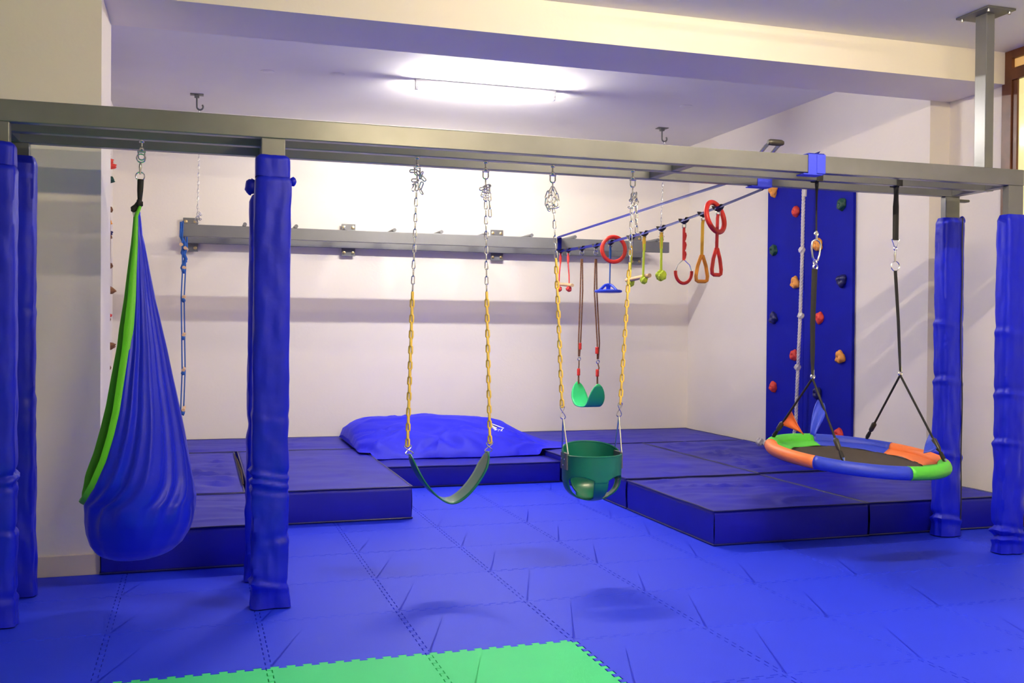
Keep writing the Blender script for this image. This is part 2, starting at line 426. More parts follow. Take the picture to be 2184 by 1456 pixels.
# ------------------------------------------------------------------ crash mats
def crash_mat(x0, x1, y0, y1, h, label, seed, wrinkle=0.010, bulge=0.012, open_side=False):
    t = thing('crash_mat', label, 'mat', ((x0+x1)/2, (y0+y1)/2, 0), 'blue vinyl crash mats')
    nx, ny = 44, 44
    def top(u, v):
        x = x0 + u*(x1-x0); y = y0 + v*(y1-y0)
        ex = min(u, 1-u); ey = min(v, 1-v)
        k = min(1, min(ex, ey)/0.10)
        z = h + bulge*(min(1, ex/0.3)*min(1, ey/0.3)) + wrinkle*k*(nz(x, y*1.6, 0, 2.4, seed) + 0.55*nz(x+y*0.5, y*2.2, 1, 5.0, seed))
        r = abs(nz(x*0.7+0.3*y, y*1.9, 2, 2.0, seed+3)); z += wrinkle*0.9*k*max(0, 1 - r/0.08)
        z += 0.003*nz(x, y, 3, 4, seed)
        return (x, y, z)
    mb = MB(); mb.grid(top, nx, ny)
    def side(p, q, nseg, out):
        def fn(u, v):
            x = p[0] + (q[0]-p[0])*u; y = p[1] + (q[1]-p[1])*u
            tp = top((x-x0)/(x1-x0), (y-y0)/(y1-y0))
            z = 0.001 + v*(tp[2]-0.001)
            b = 0.006*math.sin(math.pi*v) + 0.003*math.sin(math.pi*v)*nz(x*2, y*2, z*3, 2, seed+1)
            return (x+out[0]*b, y+out[1]*b, z)
        mb.grid(fn, nseg, 8)
    side((x0, y0), (x1, y0), nx, (0, -1)); side((x1, y0), (x1, y1), ny, (1, 0))
    side((x1, y1), (x0, y1), nx, (0, 1)); side((x0, y1), (x0, y0), ny, (-1, 0))
    me = mb.mesh('cover'); bm = bmesh.new(); bm.from_mesh(me); bmesh.ops.remove_doubles(bm, verts=bm.verts, dist=0.0008); bm.to_mesh(me); bm.free(); recalc(me)
    obj('cover', me, M['vinyl'], t)
    per = []
    K = 22
    for (ua, va, ub, vb) in ((0, 0, 1, 0), (1, 0, 1, 1), (1, 1, 0, 1), (0, 1, 0, 0)):
        for i in range(K): per.append((ua+(ub-ua)*i/K, va+(vb-va)*i/K))
    for nm, zz in (('top_piping', None), ('bottom_piping', 0.008)):
        pts = []
        for u, v in per:
            q = Vector(top(u, v))
            if zz: q.z = zz
            pts.append(q + Vector(((u-0.5)*0.008, (v-0.5)*0.008, 0)))
        obj(nm, MB().tube(pts, 0.0055, 6, closed=True), M['piping'], t)
    return t
crash_mat(-0.478, 0.36, 5.40, 6.45, 0.215, 'dark blue crash mat under the pod swing beside the pillar foot', 11, 0.007)
mB = crash_mat(-0.752, 0.262, 6.50, 8.63, 0.215, 'wrinkled blue crash mat behind the pod swing with an unzipped edge', 12, 0.024)
crash_mat(0.300, 1.335, 6.47, 8.64, 0.215, 'blue crash mat with a free front corner, left of the belt swing', 13, 0.006)
crash_mat(-0.752, 1.29, 8.67, 9.68, 0.215, 'long blue crash mat along the back wall at the rope ladder', 14, 0.008)
crash_mat(1.36, 2.845, 7.74, 9.68, 0.168, 'thin blue crash mat beneath the big blue cushion', 15, 0.004, 0.004)
crash_mat(2.875, 5.0, 8.50, 9.68, 0.215, 'long blue crash mat in the back right corner by the wall', 16, 0.008)
crash_mat(2.87, 3.925, 6.44, 8.47, 0.213, 'blue crash mat right of the bucket swing, second from the front', 17, 0.008)
crash_mat(3.945, 5.0, 6.47, 8.47, 0.215, 'wrinkled blue crash mat at the foot of the climbing board', 18, 0.022)
crash_mat(2.87, 3.925, 5.18, 6.41, 0.205, 'blue crash mat with the nearest corner, in front right', 19, 0.015)
crash_mat(3.948, 4.99, 5.19, 6.44, 0.205, 'shaded blue crash mat under the saucer swing against the hall wall', 20, 0.008)
# open zip flap and foam showing on the mat behind the pod swing
obj('foam_core', MB().tube([(0.262, 8.45, 0.226), (0.272, 7.9, 0.233), (0.275, 7.3, 0.236), (0.268, 6.75, 0.228)], [0.003, 0.006, 0.008, 0.004], 8), M['inner'], mB)

# ------------------------------------------------------------------ big soft cushion on the thin mat
CU = thing('crash_cushion', 'big soft blue cushion slumped on the thin mat at the back wall', 'cushion', (2.1, 8.8, 0.17))
cx0, cx1, cy0, cy1 = 1.40, 2.90, 8.14, 9.55
CO = [(744, 935), (746, 917), (765, 903), (795, 894), (860, 888), (930, 885), (1000, 888), (1045, 890), (1072, 898), (1100, 915), (1140, 932), (1168, 952), (1182, 968)]
CPX, CPZ = [], []
for (u_, v_) in CO:
    q_ = PY(u_, v_, 8.85); CPX.append(q_.x); CPZ.append(max(0.0, q_.z-0.176))
cx0, cx1 = CPX[0]-0.002, CPX[-1]+0.01
def cush_h(x, y):
    v = (y-cy0)/(cy1-cy0)
    if v <= 0 or v >= 1: return 0.0
    hx_ = float(np.interp(x, CPX, CPZ))
    vr = (8.85-cy0)/(cy1-cy0)
    pv = (v/vr)**0.60 if v < vr else 1 - 0.30*((v-vr)/(1-vr))**2
    if v > 0.9: pv *= (max(0, (1-v)/0.1))**0.5
    h = hx_*pv
    k = min(1, h/0.10)*min(1, abs(v-vr)/0.25+0.25)
    f_ = 1 + 1.3*max(0, 1-v/0.4)
    h += 0.020*k*f_*nz(x, y, 0, 2.6, 31) + 0.015*k*f_*nz(x*1.2+y, y*0.8, 3, 6, 32)
    r = abs(nz(x*1.0-0.8*y, y+0.4*x, 5, 2.3, 33)); h += 0.020*k*max(0, 1-r/0.10)*(1.2-v)
    r = abs(nz(x*0.8+1.1*y, y-0.6*x, 9, 2.0, 34)); h -= 0.024*k*max(0, 1-r/0.09)*(1.15-v)
    return max(h, 0.0)
def cush_base(x):
    return 0.176 + 0.056*max(0.0, min(1.0, max((1.375-x)/0.03, (x-2.81)/0.03)))
def cush(u, v):
    # front rim wobbles, ends draw in to pointed corners
    x = cx0 + u*(cx1-cx0); y = cy0 + v*(cy1-cy0)
    h = cush_h(min(max(x, cx0+1e-3), cx1-1e-3), min(max(y, cy0+1e-3), cy1-1e-3))
    yy = y + 0.030*math.sin(u*9)*(1-v) + 0.10*(1-v)*max(0, 1-u/0.12)**2 - 0.035*h*(1-v)
    tp = max(0.0, (x-2.72)/(cx1-2.72)); yy = cy0 + (yy-cy0)*(1 - 0.72*tp)
    return (x, yy, max(0.176 + h, cush_base(x)))
mb = MB().grid(cush, 90, 70)
def skirt(u, v):
    q = cush(u, 0.0); b_ = cush_base(q[0])-0.002; return (q[0], q[1] + 0.012*(1-v), b_ + (q[2]-b_)*v)
mb.grid(skirt, 90, 2)
mb.grid(lambda u, v: (cush(1.0, u)[0] - 0.01*(1-v), cush(1.0, u)[1], 0.228 + (cush(1.0, u)[2]-0.228)*v), 70, 2)
mb.grid(lambda u, v: (cush(0.0, u)[0] + 0.01*(1-v), cush(0.0, u)[1], 0.228 + (cush(0.0, u)[2]-0.228)*v), 70, 2)
mb.box((1.40, cy0+0.12, 0.174), (2.80, cy1-0.05, 0.178))
obj('cover', mb, M['cushion'], CU)
def cush_hit(u, v):
    d = ray(u, v); t = 7.0
    while t < 11:
        p = CAM + d*t
        if p.z <= 0.179 + cush_h(p.x, p.y): return p
        t += 0.004
    return CAM + d*9
def print_poly(pts):
    q = []
    for (u, v) in pts:
        p = cush_hit(u, v); q.append(p - ray(u, v).normalized()*0.010)
    return q
logo = MB()
for poly in ([(1047, 905), (1057, 910), (1067, 916), (1072, 919), (1062, 919), (1055, 915)], [(1046, 903), (1046.7, 901.8), (1075, 912.3), (1074, 913.6)],
             [(1068, 917.5), (1071, 914), (1072.6, 914.6), (1070, 918.6)], [(1045.6, 909), (1044.6, 909), (1046, 902), (1047.2, 902.4)], [(1048, 909.5), (1050, 908.5), (1058, 917), (1055, 917.6)]):
    q = print_poly(poly); logo.add(q, [tuple(range(len(q)))])
obj('logo_print', logo, M['white'], CU, smooth=False, solid=0.002)

# ------------------------------------------------------------------ chains
def link_mesh(name, L, W, r, mat, n=6, K=14):
    """stadium shaped link in the local xz plane, long axis z"""
    pts = []
    hw = W/2 - r; hl = L/2 - W/2
    for i in range(K):
        a = 2*math.pi*i/K
        z = hw*math.sin(a) + (hl if math.sin(a) >= 0 else -hl)
        pts.append((hw*math.cos(a), 0, z))
    mb = MB().tube(pts, r, n, closed=True, ref=(0, 1, 0))
    me = mb.mesh(name); recalc(me); me.materials.append(mat)
    me.polygons.foreach_set('use_smooth', [True]*len(me.polygons))
    return me
LK_S = link_mesh('steel_link', 0.047, 0.021, 0.0032, M['chrome'])
LK_Y = link_mesh('coated_link', 0.050, 0.026, 0.0056, M['yellow'])
def put_link(me, name, c, direc, twist, parent):
    o = bpy.data.objects.new(name, me); COL.objects.link(o)
    d = Vector(direc).normalized()
    qm = d.to_track_quat('Z', 'Y').to_matrix().to_4x4() @ Matrix.Rotation(twist, 4, 'Z')
    o.parent = parent
    o.matrix_parent_inverse = Matrix.Translation(parent.location).inverted()
    o.matrix_basis = Matrix.Translation(Vector(c)) @ qm
    return o
def chain(p, q, me, name, pitch, parent, tw0=0.0):
    p, q = Vector(p), Vector(q); L = (q-p).length; n = max(1, round(L/pitch))
    for i in range(n):
        c = p.lerp(q, (i+0.5)/n); put_link(me, name, c, q-p, tw0 + (math.pi/2)*(i % 2), parent)
def arc_pts(c, r, a0, a1, n, axis='xz'):
    out = []
    for i in range(n+1):
        a = a0 + (a1-a0)*i/n
        out.append((c[0]+r*math.cos(a), c[1], c[2]+r*math.sin(a)) if axis == 'xz' else (c[0], c[1]+r*math.cos(a), c[2]+r*math.sin(a)))
    return out
YM = 4.809
def eye_bolt(x, parent, ztop=HB):
    m = MB().lathe([(0.010, ztop-0.012), (0.012, ztop-0.010), (0.012, ztop+0.0005)], (x, YM, 0), 10)
    m.lathe([(0.0045, ztop-0.035), (0.0045, ztop-0.008)], (x, YM, 0), 8)
    m.lathe([(0.008, ztop-0.050), (0.010, ztop-0.048), (0.010, ztop-0.036), (0.007, ztop-0.034)], (x, YM, 0), 10)
    m.tube([(x-0.018, YM, ztop-0.052), (x+0.018, YM, ztop-0.052)], 0.0045, 8)
    b = obj('eye_bolt', m, M['chrome'], parent)
    pts = [(x-0.013, YM, ztop-0.052)] + arc_pts((x, YM, ztop-0.076), 0.014, math.pi, 2*math.pi, 8) + [(x+0.013, YM, ztop-0.052)]
    obj('shackle', MB().tube(pts, 0.0036, 6), M['chrome'], parent)
    return ztop-0.088
def surplus(x, z, kind, parent, seed):
    r = random.Random(seed)
    if kind == 'bunch':
        for i in range(9):
            put_link(LK_S, 'steel_link', (x+r.uniform(-0.022, 0.028), YM+r.uniform(-0.02, 0.02), z-0.012*i+0.02), (r.uniform(-1, 1), r.uniform(-0.7, 0.7), r.uniform(-1, 1)), r.uniform(0, 3), parent)
    if kind == 'coil':
        for i in range(6):
            put_link(LK_S, 'steel_link', (x-0.006+r.uniform(-0.012, 0.012), YM-0.012, z-0.04-0.012*i), (1, 0.2, r.uniform(-0.4, 0.4)), r.uniform(1.2, 1.9), parent)
    if kind == 'loop':
        for i, (dx, dz, ax, az) in enumerate(((-0.012, -0.06, -0.5, -1), (-0.028, -0.085, -0.3, -1), (-0.032, -0.12, 0.0, -1), (-0.026, -0.15, 0.6, -1), (-0.006, -0.145, 1, 0.5), (0.008, -0.115, 0.2, 1), (0.020, -0.125, 0.1, 1), (0.026, -0.095, -0.2, 1), (0.012, -0.06, -0.5, 1), (-0.014, -0.105, 0.3, 1), (0.016, -0.15, 1, 0.3))):
            put_link(LK_S, 'steel_link', (x+dx, YM-0.008+0.006*(i % 3), z+dz+0.02), (ax, 0.15, az), r.uniform(0, 3), parent)
    if kind in ('tail', 'coil'):
        chain((x+0.020, YM, z-0.03), (x+0.026, YM+0.004, z-0.19 if kind == 'coil' else z-0.24), LK_S, 'steel_link', 0.036, parent, 0.6)
        if kind == 'tail':
            for i in range(6):
                put_link(LK_S, 'steel_link', (x+r.uniform(-0.014, 0.024), YM+r.uniform(-0.012, 0.012), z-0.05-0.012*i), (r.uniform(-1, 1), 0.2, r.uniform(-1, 1)), r.uniform(0, 3), parent)
def s_hook(p, q, parent, size=0.017):
    """figure of eight hook from p (top) to q"""
    p, q = Vector(p), Vector(q); d = q-p; pts = []
    side = Vector((1, 0.25, 0)).normalized()
    for i in range(33):
        t = i/32; a = 2*math.pi*t
        pts.append(p + d*(0.5-0.5*math.cos(a)) + side*size*math.sin(2*a) + Vector((0, 0.004*math.sin(a), 0)))
    return obj('s_hook', MB().tube(pts, 0.0030, 6), M['chrome'], parent)
def swing_chain(root, u0, v_sy, v_end, u_sy, u_end, kind, seed):
    xt = PY(u0, 345, YM).x
    z = eye_bolt(xt, root)
    a = Vector((xt, YM, z)); b = PY(u_sy, v_sy, YM); c = PY(u_end, v_end, YM)
    chain(a, b, LK_S, 'steel_link', 0.0375, root, 0.35)
    chain(b, c, LK_Y, 'coated_link', 0.0385, root, 0.5)
    surplus(xt, z, kind, root, seed)
    return c

# belt swing
BS = thing('belt_swing', 'belt swing with a dark green strap seat on yellow coated chains', 'swing', (1.18, YM, HB))
cl = swing_chain(BS, 890, 622, 952, 880, 869, 'bunch', 1)
cr = swing_chain(BS, 1036, 622, 945, 1038, 1045, 'coil', 2)
L0, R0 = PY(874, 968, YM), PY(1041, 962, YM)
s_hook(cl + Vector((0, 0, 0.008)), L0 + Vector((0, 0, -0.004)), BS, 0.020)
s_hook(cr + Vector((0, 0, 0.008)), R0 + Vector((0, 0, -0.004)), BS, 0.020)
zb = PY(957, 1073, YM-0.05).z + 0.004
NB = 40
def belt_pt(u):
    s = 2*u-1
    x = (L0.x+R0.x)/2 + (R0.x-L0.x)/2*(s*0.80 + 0.20*math.sin(s*math.pi/2)**3)
    ze = L0.z*(1-u) + R0.z*u
    return x, zb + (ze - zb)*abs(s)**2.15
def belt(u, v):
    x, z = belt_pt(u)
    e = min(u, 1-u)
    wd = 0.084*math.sqrt(min(1, max(0.03, e/0.07)))
    return (x, YM + (v*2-1)*wd, z)
obj('seat', MB().grid(belt, NB, 6), M['dkgreen'], BS, solid=0.008)

# bucket swing
BK = thing('bucket_swing', 'dark green full bucket swing on yellow coated chains', 'swing', (1.94, YM, HB))
c1 = swing_chain(BK, 1179, 552, 868, 1186, 1199, 'loop', 3)
c2 = swing_chain(BK, 1350, 560, 862, 1343, 1323, 'tail', 4)
SL, SR = PY(1201, 893, YM), PY(1320, 888, YM)
s_hook(c1 + Vector((0, 0, 0.010)), SL, BK, 0.014); s_hook(c2 + Vector((0, 0, 0.010)), SR, BK, 0.014)
bx = (PY(1199, 985, YM).x + PY(1324, 985, YM).x)/2; ra, rbk = 0.153, 0.135
zt_f, zt_b, zbot = PY(1262, 976, YM-rbk).z, PY(1262, 940, YM+rbk).z, PY(1262, 1068, YM-0.03).z
def bucket(u, v):
    a = 2*math.pi*u           # a=0 at +x, front is -y (a = 3/2 pi)
    yb = 0.5 + 0.5*math.sin(a)
    zt = zt_f + (zt_b - zt_f)*(max(0, math.sin(a))**0.6)
    z = zbot + (zt - zbot)*v
    h = (z - zbot)/(zt_f - zbot)
    k = 1.0 if h > 0.45 else (1 - (1 - h/0.45)**2.2)**0.55 if h > 0 else 0.0
    k = max(k, 0.02)
    k *= 1 + 0.02*max(0, h-0.45)
    bulge = 1.0 if h > 0.45 else 0.98
    return (bx + ra*k*bulge*math.cos(a), YM + rbk*k*bulge*math.sin(a), z)
mb = MB(); NU, NV = 120, 70
mb.grid(bucket, NU, NV, wrapu=True)
keep = []
for f in mb.f:
    c = sum((Vector(mb.v[i]) for i in f), Vector())/4
    j = f[0]//NU; i = f[0] % NU
    ang = (i+0.5)/NU*360 - 270; hv = (c.z - zbot)/(zt_f - zbot)
    hole = False
    aa = abs((ang + 180) % 360 - 180)
    for ca, hw_, lo, hi in ((43, 28.0, 0.05, 0.57), (126, 24.0, 0.08, 0.50)):
        q = (aa-ca)/hw_
        if abs(q) < 1 and lo + 0.05*q*q < hv < hi - 0.09*abs(q)**3: hole = True
    if not hole: keep.append(f)
mb.f = keep
obj('bucket', mb, M['dkgreen'], BK, solid=0.007)
rim = [Vector(bucket(i/NU, 1.0)) for i in range(NU)]
obj('rim', MB().tube(rim, 0.0055, 6, closed=True), M['dkgreen'], BK)
for s, hk in ((-1, SL), (1, SR)):
    ex = bx + s*(ra-0.004)
    zt = zt_f + 0.012
    tri = [hk + Vector((0, 0, 0.004)), Vector((ex, YM-0.045, zt)), Vector((ex, YM+0.045, zt)), hk + Vector((0, 0, 0.004))]
    obj('hanger', MB().tube(tri, 0.0042, 8), M['chrome'], BK)
    pl = MB().box((ex-0.008, YM-0.045, zt-0.085), (ex+0.008, YM+0.045, zt+0.002))
    p_ = obj('side_plate', pl, M['plate'], BK, bevel=0.003)
    for dy, dz in ((-0.02, -0.03), (0.02, -0.03), (0.0, -0.062)):
        obj('rivet', MB().lathe([(0.0045, -0.003), (0.005, 0.0), (0.0045, 0.003)], (ex+s*0.009, YM+dy, zt+dz), 8, axis='x'), M['chrome'], p_)

# ------------------------------------------------------------------ saucer swing
SA = thing('saucer_swing', 'round saucer swing with green, blue and orange rim segments and black mat', 'swing', (3.55, YM, HB))
sc = Vector((3.57, 4.82, 0.556)); SR_ = 0.468
tiltx, tilty = -0.0435, 0.085      # rise per metre to +x and to +y
def sau(r, a, dz=0.0):
    x, y = r*math.cos(a), r*math.sin(a)
    return Vector((sc.x + x, sc.y + y, sc.z + tiltx*x + tilty*y + dz))
seg = [(208, 268, 'sblue'), (268, 328, 'sgreen'), (328, 388, 'sorange'), (28, 88, 'sblue'), (88, 148, 'sgreen'), (148, 208, 'sorange')]
for a0, a1, mk in seg:
    A0, A1 = math.radians(a0), math.radians(a1)
    def rimf(u, v, A0=A0, A1=A1):
        a = A0 + (A1-A0)*u
        # profile: sleeve tube then apron falling inwards to the mat
        if v < 0.7:
            b = math.radians(-60 + 330*(v/0.7))
            return tuple(sau(SR_ + 0.036*math.cos(b), a, 0.036*math.sin(b)))
        q = (v-0.7)/0.3
        return tuple(sau(SR_ - 0.030 - 0.080*q, a, 0.004 - 0.022*q + 0.004*math.sin(a*9)*q))
    obj('rim_segment', MB().grid(rimf, 18, 20), M[mk], SA, solid=0.003)
    st = [tuple(sau(SR_ + 0.0375*math.cos(math.radians(b)), A0, 0.0375*math.sin(math.radians(b)))) for b in range(-60, 190, 20)]
    obj('rim_seam', MB().tube(st, 0.0022, 5), M[mk], SA)
def matf(u, v):
    r = (SR_-0.105)*(1-v) + 0.001
    k = 1-(r/(SR_-0.105))**2
    return tuple(sau(r, 2*math.pi*u, -0.018 - 0.060*k + 0.006*nz(r*math.cos(2*math.pi*u), r*math.sin(2*math.pi*u), 0, 5, 8)))
obj('mat', MB().grid(matf, 48, 14, wrapu=True), M['smat'], SA, solid=0.004)
angs = [136, 226, 46, -44]
strapx = [(3.285, PY(1733, 800, YM)), (3.815, PY(1920, 793, YM))]
tops = []
def flat_strap(name, pts, wdt, thk, parent, mat, ref=(0, 1, 0)):
    return obj(name, MB().tube(pts, thk, 8, rb=wdt, ref=ref), mat, parent)
for k, (sx, pe) in enumerate(strapx):
    # loop round the middle beam
    hw = 0.020
    lp = [(sx, 4.778, HB-0.004), (sx, 4.7785, HT+0.005), (sx, 4.840, HT+0.005), (sx, 4.840, HB-0.004)]
    obj('beam_loop', MB().tube([lp[0], lp[1]], 0.002, 8, rb=hw, ref=(0, 1, 0)).tube([lp[1], lp[2]], hw, 8, rb=0.002, ref=(1, 0, 0)).tube([lp[2], lp[3]], 0.002, 8, rb=hw, ref=(0, 1, 0)), M['black'], SA)
    uu = 1741 if k == 0 else 1910
    v0, v1 = (398, 497) if k == 0 else (402, 512)
    rings = [(sx, 4.809, HB-0.002)]
    pa = PY(uu, v1, YM)
    flat = [Vector((sx, YM, HB+0.0)), Vector((sx, YM, HB-0.02)), Vector((sx, YM, HB-0.06)), Vector((sx-0.001, YM, HB-0.12)), pa]
    obj('upper_strap', MB().tube(flat, [0.030, 0.016, 0.010, 0.008, 0.008] if k == 1 else [0.020, 0.012, 0.006, 0.005, 0.005], 8, rb=[0.003, 0.012, 0.016, 0.021, 0.021] if k == 1 else [0.004, 0.010, 0.007, 0.005, 0.005], ref=(0, 1, 0)), M['black'], SA)
    z = pa.z
    if k == 0:
        car = [Vector((pa.x + dx, YM, z + dz)) for dx, dz in ((-0.004, -0.035), (0.020, -0.045), (0.030, -0.065), (0.022, -0.120), (0.012, -0.152), (-0.012, -0.152), (-0.022, -0.135), (-0.030, -0.080), (-0.026, -0.048))]
        obj('carabiner', MB().tube(car, 0.0052, 8, closed=True), M['chrome'], SA)
        obj('swivel', MB().tube([(pa.x, YM, z+0.012), (pa.x+0.004, YM, z-0.040)], 0.006, 8).tube(arc_pts((pa.x, YM, z-0.004), 0.011, 0, 2*math.pi, 12)[:-1], 0.004, 6, closed=True), M['chrome'], SA)
        obj('swivel', MB().tube(arc_pts((pa.x-0.006, YM, z-0.165), 0.014, 0, 2*math.pi, 12, 'yz')[:-1], 0.005, 6, closed=True).tube(arc_pts((pa.x-0.004, YM, z-0.190), 0.013, 0, 2*math.pi, 12)[:-1], 0.005, 6, closed=True), M['chrome'], SA)
        zl = z-0.200; wl = 0.019
    else:
        tri = [(pa.x-0.026, YM, z+0.004), (pa.x+0.026, YM, z+0.004), (pa.x+0.004, YM, z-0.045), (pa.x-0.004, YM, z-0.045)]
        obj('triangle_ring', MB().tube(tri, 0.0028, 6, closed=True), M['chrome'], SA)
        obj('snap_hook', MB().tube(arc_pts((pa.x, YM, z-0.048), 0.010, 0, 2*math.pi, 12)[:-1], 0.0035, 6, closed=True).tube([(pa.x, YM, z-0.058), (pa.x-0.003, YM, z-0.085), (pa.x-0.002, YM, z-0.125)], [0.004, 0.0065, 0.005], 8), M['chrome'], SA)
        obj('round_ring', MB().tube(arc_pts((pa.x+0.001, YM, z-0.150), 0.028, 0, 2*math.pi, 24)[:-1], 0.0028, 6, closed=True), M['chrome'], SA)
        zl = z-0.176; wl = 0.012
    lowtop = Vector((pa.x + (0.001 if k else -0.008), YM, zl))
    mid = lowtop.lerp(pe, 0.5) + Vector((0.004 if k else -0.006, 0, 0))
    obj('lower_strap', MB().tube([lowtop, lowtop.lerp(mid, 0.5), mid, mid.lerp(pe, 0.6), pe], [0.006]*5, 8, rb=[wl, wl*0.95, wl*0.9, wl*0.8, wl*0.45], ref=(0, 1, 0)), M['black'], SA)
    obj('snap_hook', MB().tube(arc_pts((pe.x+0.001, YM, pe.z-0.008), 0.012, 0, 2*math.pi, 12)[:-1], 0.004, 6, closed=True).tube([(pe.x+0.006, YM, pe.z+0.03), (pe.x+0.004, YM, pe.z-0.015)], 0.005, 6), M['chrome'], SA)
    tops.append(pe + Vector((0, 0, -0.018)))
ends = [sau(SR_, math.radians(a), 0.038) for a in angs]
for k, (ti, e) in enumerate(((0, ends[0]), (0, ends[1]), (1, ends[2]), (1, ends[3]))):
    p = tops[ti]; d = e - p
    obj('rope', MB().tube([p, p+d*0.30, p+d*0.6, p+d*0.93], 0.0062, 8), M['black'], SA)
    obj('adjuster', MB().tube([p+d*0.74, p+d*0.76, p+d*0.86, p+d*0.89], [0.007, 0.015, 0.014, 0.007], 8), M['grip'], SA)
    obj('rim_loop', MB().tube([p+d*0.90, p+d*0.96, e+Vector((0, 0, -0.003))], [0.010, 0.012, 0.008], 8), M['black'], SA)
    obj('rim_grommet', MB().tube([e+Vector((0.0, 0, 0.016)), e+Vector((0.002, 0, -0.006))], 0.007, 8), M['chrome'], SA)
def flag(pts, mat):
    q = [Vector(p) for p in pts]
    def fn(u, v):
        e = q[0].lerp(q[1], u); p = e.lerp(q[2], v)
        return p + Vector((0.004*math.sin(5*u+3*v), 0.018*math.sin(math.pi*v)*math.sin(4*u+1), 0))
    return obj('flag', MB().grid(fn, 8, 8), mat, SA, solid=0.003)
d0 = ends[0]-tops[0]; d1 = ends[1]-tops[0]; d3 = ends[3]-tops[1]
def on_rope(p, d, v):
    best = min((abs(proj(p+d*t)[1]-v), t) for t in np.linspace(0, 1, 200)); return p + d*best[1]
a, b = on_rope(tops[0], d0, 874), on_rope(tops[0], d0, 905)
flag([a, b, PY(1714, 926, (a.y+b.y)/2-0.03)], M['sorange'])
a, b = on_rope(tops[0], d1, 852), on_rope(tops[0], d1, 892)
def bfl(u, v):
    top_ = [PY(1745, 852, a.y), PY(1757, 860, a.y), PY(1760, 891, b.y)]
    s = Vector(top_[0]).lerp(Vector(top_[1]), u*2) if u < 0.5 else Vector(top_[1]).lerp(Vector(top_[2]), u*2-1)
    low = Vector(PY(1729, 925, b.y-0.02)).lerp(Vector(PY(1738, 930, b.y-0.02)), u)
    mid = Vector(PY(1731, 872, a.y-0.02)).lerp(Vector(PY(1752, 905, b.y-0.02)), u)
    p = s*(1-v)**2 + mid*2*v*(1-v) + low*v*v
    return p + Vector((0, 0.012*math.sin(7*u), 0))
obj('flag', MB().grid(bfl, 12, 12), M['sblue'], SA, solid=0.003)
a, b = on_rope(tops[1], d3, 922), on_rope(tops[1], d3, 955)
flag([a, b, PY(1971, 966, (a.y+b.y)/2-0.02)], M['sblue'])

# ------------------------------------------------------------------ pod swing
PD = thing('pod_swing', 'blue fabric pod swing with lime green edge on a black strap', 'swing', (-0.262, YM, HB))
px = PY(302, 320, YM).x
z = eye_bolt(px, PD)
obj('swivel_ring', MB().tube(arc_pts((px-0.002, YM, z+0.006), 0.019, 0, 2*math.pi, 18)[:-1], 0.0035, 6, closed=True), M['chrome'], PD)
cA = PY(300, 347, YM); cB = PY(299, 372, YM)
obj('snap_hook', MB().tube([cA, cA.lerp(cB, 0.35), cA.lerp(cB, 0.6), cB], [0.005, 0.008, 0.006, 0.004], 8), M['chrome'], PD)
rc = PY(299, 376, YM)
obj('round_ring', MB().tube(arc_pts(rc, 0.019, 0, 2*math.pi, 18)[:-1], 0.003, 6, closed=True), M['chrome'], PD)
k0, k1 = PY(300, 382, YM), PY(298, 431, YM)
obj('strap', MB().tube([k0, k0.lerp(k1, 0.5), k1], [0.006]*3, 8, rb=[0.014, 0.013, 0.009], ref=(0, 1, 0)), M['black'], PD)
kn = PY(297, 434, YM); kn2 = PY(285, 446, YM)
obj('knot', MB().tube([kn+Vector((0.016, 0, 0)), kn, kn.lerp(kn2, 0.5), kn2, kn2+Vector((-0.006, 0, -0.012))], [0.010, 0.017, 0.013, 0.016, 0.006], 10).tube(arc_pts((kn.x-0.002, kn.y, kn.z), 0.013, 0, 2*math.pi, 10, 'yz')[:-1], 0.009, 8, closed=True), M['black'], PD)
obj('care_label', MB().box(tuple(PY(284, 462, YM-0.004)), tuple(PY(288, 453, YM+0.0))), M['white'], PD, smooth=False)
rows = [(452, 291, 299, 80), (470, 291, 301, 78), (500, 290, 304, 75), (520, 289.5, 309, 72), (580, 286, 320, 68), (640, 283, 331, 66), (700, 278, 344, 64), (740, 275, 353, 62), (805, 266, 366, 60), (871, 257, 381, 57), (920, 246, 392, 52), (970, 231, 402, 44), (1019, 209, 411, 33), (1052, 189, 417, 18), (1066, 182, 420, 4), (1085, 182, 420, 0), (1105, 181, 415, 0), (1130, 184, 405, 0), (1155, 192, 390, 0), (1172, 204, 370, 0), (1183, 222, 345, 0), (1189, 255, 310, 0)]
RV = np.array(rows, float)
def rowat(v):
    return [np.interp(v, RV[:, 0], RV[:, k]) for k in (1, 2, 3)]
vlist = list(np.linspace(452, 1060, 64)) + list(np.linspace(1068, 1189, 26))
def pod_section(v):
    xl, xr, ph = rowat(v)
    pl_, pr_ = PY(xl, v, YM), PY(xr, v, YM)
    z = (pl_.z + pr_.z)/2; ph = math.radians(ph)
    dl_ = min(math.radians(10), ph*0.3)
    a = (pr_.x - pl_.x)/(1 + math.cos(ph + dl_)); xc = pr_.x - a
    return xc, a, z, ph, dl_
NA = 96
